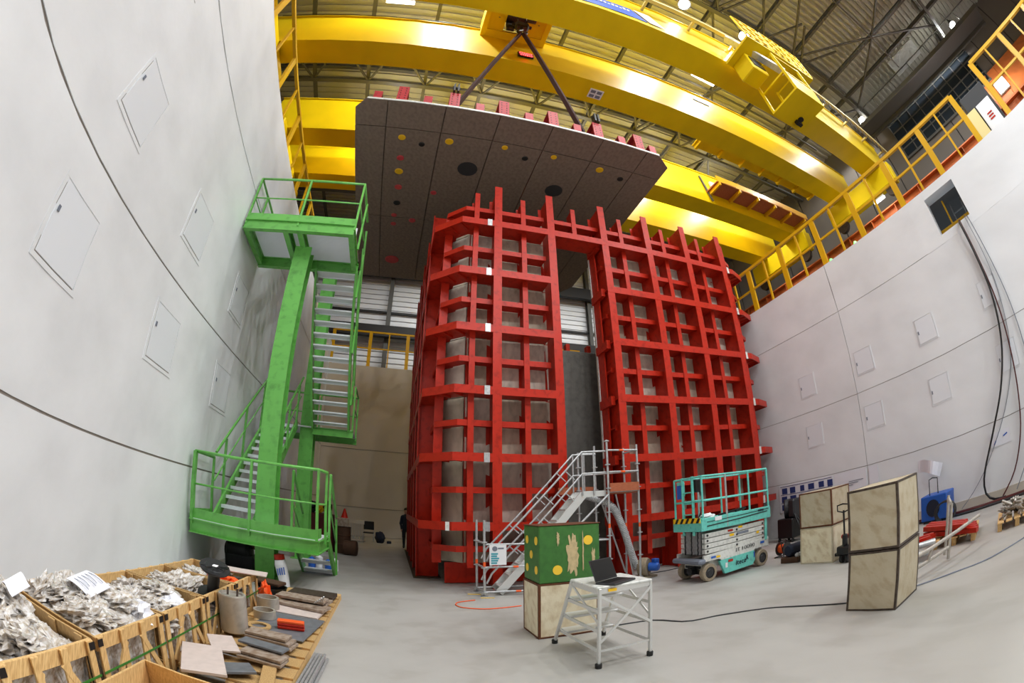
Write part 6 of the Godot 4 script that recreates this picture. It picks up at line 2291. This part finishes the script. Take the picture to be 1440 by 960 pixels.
	# boards: centre, size, turn, material, label
	var bs := [
		[Vector3(-1.52, 0.25, -3.12), Vector3(0.36, 0.03, 0.62), 24.0, "board_pale", "large pinkish white board lying lowest at the front of the scrap"],
		[Vector3(-1.55, 0.22, -3.68), Vector3(0.26, 0.025, 0.42), 30.0, "board_pale", "second pinkish white board just behind the large front one"],
		[Vector3(-1.28, 0.185, -3.25), Vector3(0.3, 0.03, 0.2), 34.0, "board_slate", "dark grey slab lying in front, between pale board and rods"],
		[Vector3(-1.02, 0.16, -3.3), Vector3(0.12, 0.03, 0.42), 10.0, "wood_old", "short brown plank at the front of the scrap pallet"],
		[Vector3(-1.15, 0.185, -3.62), Vector3(0.42, 0.03, 0.22), -8.0, "board_grey", "grey brown board, lower one of the front stack"],
		[Vector3(-1.14, 0.222, -3.64), Vector3(0.41, 0.03, 0.2), -10.0, "board_grey", "grey brown board, middle one of the front stack"],
		[Vector3(-1.18, 0.262, -3.78), Vector3(0.46, 0.025, 0.16), -12.0, "board_slate", "pale grey narrow board on top of the front stack"],
		[Vector3(-1.2, 0.185, -4.12), Vector3(0.5, 0.03, 0.24), -8.0, "board_grey", "grey board, bottom one of the stack before the steel pipe"],
		[Vector3(-1.21, 0.22, -4.14), Vector3(0.48, 0.03, 0.22), -9.0, "board_grey", "grey board, middle one of the stack before the steel pipe"],
		[Vector3(-1.23, 0.256, -4.15), Vector3(0.44, 0.03, 0.2), -7.0, "board_grey", "grey board, top one of the stack before the steel pipe"],
		[Vector3(-1.22, 0.155, -4.9), Vector3(0.68, 0.02, 0.95), -6.0, "board_slate", "wide dark grey sheet lying under the red bars"],
		[Vector3(-1.25, 0.16, -5.75), Vector3(0.7, 0.03, 0.7), -5.0, "board_pale", "pale sheet lying under the long grey planks near the stairs"],
		[Vector3(-1.2, 0.2, -5.85), Vector3(0.7, 0.04, 0.3), -14.0, "board_grey", "long grey plank behind the red bars, front one"],
		[Vector3(-1.25, 0.2, -6.25), Vector3(0.75, 0.04, 0.34), -10.0, "board_grey", "long grey plank behind the red bars, middle one"],
		[Vector3(-1.25, 0.26, -6.05), Vector3(0.7, 0.04, 0.3), -6.0, "board_grey", "long grey plank behind the red bars, on top"],
		[Vector3(-1.22, 0.18, -6.75), Vector3(0.7, 0.06, 0.4), -4.0, "iron", "dark rusty steel plate at the foot of the lowest stair flight"]]
	for q in bs:
		m = Mb.new()
		box(m, q[0], q[1], yaw(q[2]), 0.004)
		tag(obj("board", m, M[q[3]]), q[4], "board")
	for k in 3:
		m = Mb.new()
		var y := 0.185 + 0.035 * k
		bar(m, Vector3(-1.28, y, -4.74), Vector3(-0.98, y, -4.78), 0.12 - 0.01 * k, 0.032, UP, 0.006)
		tag(obj("red_bar", m, M.orange if k == 2 else M.red), "bright red channel bar on the dark sheet, %s of three" % ["lowest", "middle", "top"][k], "bar")
	m = Mb.new()
	lathe(m, Vector3(-1.47, 0.17, -4.62), UP, [[0.09, 0.0], [0.14, 0.0], [0.14, 0.02], [0.09, 0.02], [0.09, 0.0]], 20)
	tag(obj("gasket", m, M.wood_old), "flat brown ring lying behind the steel pipe", "ring")
	for k in 5:
		m = Mb.new()
		tube(m, [Vector3(-1.02 + 0.02 * k, 0.29, -5.72 - 0.05 * k), Vector3(-0.98 + 0.02 * k, 0.34 + 0.01 * k, -5.6 - 0.05 * k)], 0.008, 6)
		tag(obj("bolt", m, M.galvanised), "thin silver bolt standing on the grey planks near the stairs", "bolt", "bolts on the grey planks")
	var rng := RandomNumberGenerator.new()
	rng.seed = 12
	for k in 9:
		m = Mb.new()
		var x := -0.82 + (k % 5) * 0.033
		tube(m, [Vector3(x + 0.02, 0.03 + 0.028 * (k / 5), -4.35 + rng.randf() * 0.08), Vector3(x - 0.03, 0.03 + 0.028 * (k / 5), -2.7)], 0.014, 7)
		tag(obj("steel_rod", m, M.galvanised), "grey steel rod in the bundle on the floor beside the scrap pallet", "rod", "bundle of steel rods on the floor")
	# by the foot of the green column
	t = thing("tool_tray", "black plastic tub with a bent handle behind the crates", "tub", Vector3(-1.9, 0, -6.8))
	m = Mb.new()
	lathe(m, Vector3(-1.9, 0.0, -6.75), UP, [[0.0, 0.0], [0.2, 0.0], [0.26, 0.2], [0.27, 0.21], [0.25, 0.21], [0.19, 0.03], [0.0, 0.03]], 20)
	obj("tub", m, M.black, t)
	m = Mb.new()
	box(m, Vector3(-1.95, 0.26, -6.8), Vector3(0.5, 0.05, 0.3), yaw(-12), 0.01)
	obj("lid_board", m, M.brown, t)
	t = thing("white_bag", "white tapered bag with a red top and blue print beside the green column", "bag", Vector3(-1.95, 0, -7.75))
	m = Mb.new()
	lathe(m, Vector3(-1.9, 0.02, -7.75), Vector3(-0.2, 1, -0.02), [[0.0, 0.0], [0.09, 0.0], [0.1, 0.12], [0.115, 0.42], [0.1, 0.5], [0.0, 0.5]], 16)
	obj("body", m, M.white, t)
	m = Mb.new()
	lathe(m, Vector3(-2.0, 0.52, -7.76), Vector3(-0.2, 1, -0.02), [[0.1, 0.0], [0.095, 0.09], [0.0, 0.11]], 14)
	obj("red_top", m, M.red, t)
	m = Mb.new()
	for k in 4:
		bar(m, Vector3(-2.0 + k * 0.04, 0.24 + 0.01 * k, -7.63), Vector3(-2.02 + k * 0.04, 0.36 + 0.015 * k, -7.632), 0.006, 0.018)
	obj("blue_print", m, M.blue, t)
	t = thing("compressor", "dark bulky compressor and boxes in the shade under the green platform", "machine", Vector3(-3.1, 0, -8.7))
	m = Mb.new()
	lathe(m, Vector3(-3.45, 0.38, -8.75), Vector3(1, 0, 0), [[0.0, 0.0], [0.18, 0.02], [0.24, 0.1], [0.24, 0.5], [0.18, 0.58], [0.0, 0.6]], 18)
	obj("tank", m, M.black, t)
	m = Mb.new()
	bx(m, -3.4, -2.75, 0.02, 0.35, -9.0, -8.5, 0.03)
	obj("case", m, M.charcoal, t)
	m = Mb.new()
	lump(m, Vector3(-2.75, 0.55, -8.75), Vector3(0.14, 0.08, 0.12), 4, 8, 0.4)
	obj("cloth", m, M.brown, t)

# ---------------------------------------------------------------- far left corner
func back_corner() -> void:
	var m := Mb.new()
	var t := thing("steel_cabinet", "dark red steel cabinet behind the green stairs", "cabinet", Vector3(-2.2, 0, -14.3))
	bx(m, -2.8, -1.9, 0.02, 1.25, -14.8, -14.1, 0.02)
	obj("body", m, M.dark_red, t)
	m = Mb.new()
	bx(m, -2.37, -2.33, 0.1, 1.15, -14.1, -14.085)
	obj("door_gap", m, M.black, t)
	var y := 1.26
	for q in [[-2.6, 0.2, "black"], [-2.35, 0.16, "rail_yellow"], [-2.1, 0.22, "brown"]]:
		m = Mb.new()
		lump(m, Vector3(q[0], y + q[1] * 0.9, -14.4), Vector3(0.13, q[1], 0.13), int(q[1] * 100), 8, 0.4)
		tag(obj("bundle", m, M[q[2]]), "%s bundle lying on the dark red cabinet behind the stairs" % {"black": "black", "rail_yellow": "yellow", "brown": "brown"}[q[2]], "bundle")
	t = thing("drum", "rusty brown oil drum standing on the floor right of the stairs", "drum", Vector3(-1.6, 0, -14.6))
	m = Mb.new()
	lathe(m, Vector3(-1.62, 0.0, -14.6), UP, [[0.0, 0.0], [0.29, 0.0], [0.3, 0.02], [0.29, 0.28], [0.305, 0.3], [0.29, 0.32], [0.29, 0.58], [0.305, 0.6], [0.29, 0.62], [0.29, 0.86], [0.3, 0.88], [0.28, 0.88], [0.0, 0.86]], 22)
	obj("body", m, M.brown, t)
	m = Mb.new()
	box(m, Vector3(-1.62, 1.03, -14.6), Vector3(0.42, 0.3, 0.36), yaw(8), 0.02)
	tag(obj("box", m, M.board_grey), "greyish brown box on top of the rusty drum", "box")
	m = Mb.new()
	lathe(m, Vector3(-1.55, 1.18, -14.6), UP, [[0.0, 0.0], [0.13, 0.0], [0.12, 0.02], [0.03, 0.3], [0.0, 0.32]], 14)
	tag(obj("traffic_cone", m, M.red), "small red cone on the box above the rusty drum", "cone")
	t = thing("drum", "low dark brown drum lying beside the rusty oil drum", "drum", Vector3(-1.35, 0, -14.4))
	m = Mb.new()
	lathe(m, Vector3(-1.5, 0.24, -14.1), Vector3(1, 0, 0.1), [[0.0, 0.0], [0.22, 0.0], [0.24, 0.02], [0.24, 0.4], [0.22, 0.42], [0.0, 0.42]], 20)
	obj("body", m, M.brown, t)
	for q in [[-1.9, 0.1, "blue", 0.24], [-1.72, 0.12, "white", 0.3], [-1.5, 0.1, "blue", 0.22], [-1.35, 0.12, "white", 0.26]]:
		m = Mb.new()
		lathe(m, Vector3(q[0], 0.0, -10.4 - q[1]), UP, [[0.0, 0.0], [0.09, 0.0], [0.09, q[3]], [0.03, q[3] + 0.05], [0.0, q[3] + 0.05]], 14)
		tag(obj("canister", m, M[q[2]]), "%s canister on the floor behind the lowest green flight, %s" % [q[2], {-1.9: "leftmost", -1.72: "second from left", -1.5: "third from left", -1.35: "rightmost"}[q[0]]], "canister")
	# things by the back wall
	t = thing("metal_rack", "pale grey rack of vertical bars against the back wall", "rack", Vector3(-1.6, 0, -19.8))
	for k in 9:
		m = Mb.new()
		tube(m, [Vector3(-1.85 + k * 0.08, 0.05, -19.75), Vector3(-1.85 + k * 0.08, 0.8, -19.75)], 0.016, 6)
		obj("bar", m, M.galvanised, t)
	m = Mb.new()
	bx(m, -1.9, -1.15, 0.02, 0.07, -20.0, -19.6)
	bx(m, -1.6, -1.2, 0.78, 0.95, -19.9, -19.7)
	obj("frame", m, M.back_wall, t)
	t = thing("folding_chair", "black chair with a dark backrest standing by the back wall", "chair", Vector3(-1.0, 0, -19.6))
	m = Mb.new()
	box(m, Vector3(-1.0, 0.75, -19.75), Vector3(0.46, 0.38, 0.04), Basis(Vector3(1, 0, 0), -0.15), 0.015)
	obj("backrest", m, M.black, t)
	m = Mb.new()
	box(m, Vector3(-1.0, 0.44, -19.5), Vector3(0.46, 0.05, 0.44), Basis(), 0.015)
	obj("seat", m, M.black, t)
	for x in [-1.22, -0.78]:
		m = Mb.new()
		tube(m, [Vector3(x, 0.0, -19.75), Vector3(x, 0.92, -19.78)], 0.014, 6)
		obj("leg", m, M.galvanised, t)
		m = Mb.new()
		tube(m, [Vector3(x, 0.0, -19.3), Vector3(x, 0.44, -19.3)], 0.014, 6)
		obj("leg", m, M.galvanised, t)
	m = Mb.new()
	lump(m, Vector3(-0.5, 0.25, -19.6), Vector3(0.22, 0.26, 0.16), 21, 12, 0.25, 1)
	tag(obj("rucksack", m, M.navy), "dark blue rucksack slumped on the floor right of the black chair", "bag")
	m = Mb.new()
	bx(m, -0.2, 0.0, 0.0, 0.12, -19.7, -19.5, 0.03)
	tag(obj("pouch", m, M.navy), "small dark blue pouch on the floor right of the rucksack", "bag")
	person()

# one continuous figure: tapered capsules joined with a smooth minimum and meshed as surface nets
func person() -> void:
	var o := Vector3(0.6, 0.0, -18.0)
	var bones := [
		[Vector3(0, 1.56, 0), 0.095, Vector3(0, 1.48, 0.02), 0.085, 0], [Vector3(0, 1.42, 0), 0.055, Vector3(0, 1.34, 0), 0.06, 0],
		[Vector3(0, 1.3, 0), 0.13, Vector3(0, 1.05, 0), 0.15, 1], [Vector3(0, 1.05, 0), 0.15, Vector3(0, 0.86, 0), 0.16, 1],
		[Vector3(-0.14, 1.3, 0), 0.075, Vector3(0.14, 1.3, 0), 0.075, 1],
		[Vector3(-0.18, 1.28, 0), 0.06, Vector3(-0.23, 1.02, 0.02), 0.05, 1], [Vector3(-0.23, 1.02, 0.02), 0.048, Vector3(-0.2, 0.8, 0.1), 0.036, 1],
		[Vector3(0.18, 1.28, 0), 0.06, Vector3(0.23, 1.02, 0.02), 0.05, 1], [Vector3(0.23, 1.02, 0.02), 0.048, Vector3(0.2, 0.8, 0.1), 0.036, 1],
		[Vector3(-0.09, 0.86, 0), 0.1, Vector3(-0.1, 0.48, 0.02), 0.068, 1], [Vector3(-0.1, 0.48, 0.02), 0.065, Vector3(-0.1, 0.1, 0), 0.045, 1],
		[Vector3(0.09, 0.86, 0), 0.1, Vector3(0.1, 0.48, 0.02), 0.068, 1], [Vector3(0.1, 0.48, 0.02), 0.065, Vector3(0.1, 0.1, 0), 0.045, 1],
		[Vector3(-0.1, 0.05, -0.02), 0.05, Vector3(-0.11, 0.04, 0.14), 0.04, 2], [Vector3(0.1, 0.05, -0.02), 0.05, Vector3(0.11, 0.04, 0.14), 0.04, 2],
		[Vector3(0, 1.52, 0.1), 0.022, Vector3(0, 1.49, 0.115), 0.02, 0]]
	for s in [-1.0, 1.0]:
		for k in 4:
			bones.append([Vector3(0.2 * s, 0.79, 0.1), 0.014, Vector3((0.185 + k * 0.012) * s, 0.7 - 0.008 * absf(k - 1.5), 0.12 + 0.008 * k), 0.009, 0])
		bones.append([Vector3(0.195 * s, 0.78, 0.11), 0.014, Vector3(0.165 * s, 0.73, 0.14), 0.009, 0])
	var cs := 0.024
	var lo := Vector3(-0.34, -0.04, -0.24)
	var n := Vector3i(29, 72, 21)
	var val := PackedFloat32Array()
	var who := PackedByteArray()
	val.resize(n.x * n.y * n.z)
	who.resize(n.x * n.y * n.z)
	for k in n.z:
		for j in n.y:
			for i in n.x:
				var p := lo + Vector3(i, j, k) * cs
				var d := 1.0
				var best := 9.0
				var w := 1
				for q in bones:
					var a: Vector3 = q[0]
					var ba: Vector3 = q[2] - a
					var h := clampf((p - a).dot(ba) / ba.length_squared(), 0.0, 1.0)
					var e := (p - a - ba * h).length() - lerpf(q[1], q[3], h)
					if e < best:
						best = e
						w = q[4]
					var mx := maxf(0.03 - absf(d - e), 0.0) / 0.03
					d = minf(d, e) - mx * mx * 0.0075
				val[(k * n.y + j) * n.x + i] = d
				who[(k * n.y + j) * n.x + i] = w
	var m := Mb.new()
	var cell := {}
	var cols := [Color(0.42, 0.22, 0.15), Color(0.012, 0.018, 0.03), Color(0.01, 0.01, 0.01)]
	var at := func(i: int, j: int, k: int) -> int: return (k * n.y + j) * n.x + i
	for k in n.z - 1:
		for j in n.y - 1:
			for i in n.x - 1:
				var sum := Vector3()
				var c := 0
				for ed in [[0, 0, 0, 1, 0, 0], [0, 1, 0, 1, 1, 0], [0, 0, 1, 1, 0, 1], [0, 1, 1, 1, 1, 1], [0, 0, 0, 0, 1, 0], [1, 0, 0, 1, 1, 0], [0, 0, 1, 0, 1, 1], [1, 0, 1, 1, 1, 1], [0, 0, 0, 0, 0, 1], [1, 0, 0, 1, 0, 1], [0, 1, 0, 0, 1, 1], [1, 1, 0, 1, 1, 1]]:
					var v0 := val[(((k + ed[2]) * n.y + j + ed[1]) * n.x + i + ed[0])]
					var v1 := val[(((k + ed[5]) * n.y + j + ed[4]) * n.x + i + ed[3])]
					if (v0 < 0.0) != (v1 < 0.0):
						sum += Vector3(ed[0], ed[1], ed[2]).lerp(Vector3(ed[3], ed[4], ed[5]), v0 / (v0 - v1))
						c += 1
				if c > 0:
					cell[Vector3i(i, j, k)] = o + lo + (Vector3(i, j, k) + sum / c) * cs
	for k in range(1, n.z - 1):
		for j in range(1, n.y - 1):
			for i in range(1, n.x - 1):
				var v0 := val[at.call(i, j, k)]
				for ax in 3:
					var dd := Vector3i()
					dd[ax] = 1
					var v1 := val[at.call(i + dd.x, j + dd.y, k + dd.z)]
					if (v0 < 0.0) == (v1 < 0.0):
						continue
					var u := Vector3i()
					var w2 := Vector3i()
					u[(ax + 1) % 3] = 1
					w2[(ax + 2) % 3] = 1
					var g := Vector3i(i, j, k)
					var out := Vector3(dd) * (1.0 if v0 < 0.0 else -1.0)
					m.quad(cell[g - u - w2], cell[g - w2], cell[g], cell[g - u], out, 1)
					var cc: Color = cols[who[at.call(i, j, k)]]
					for r in 6:
						m.c.append(cc)
	var mt := mat("figure", Color.WHITE, 0.8)
	mt.vertex_color_use_as_albedo = true
	var t := tag(obj("person", m, mt), "person in dark clothes standing at the far left corner of the red tower", "person")
	m = Mb.new()
	lump(m, o + Vector3(0, 1.6, -0.015), Vector3(0.108, 0.085, 0.11), 3, 12, 0.04, 1)
	obj("hair", m, M.black, t)
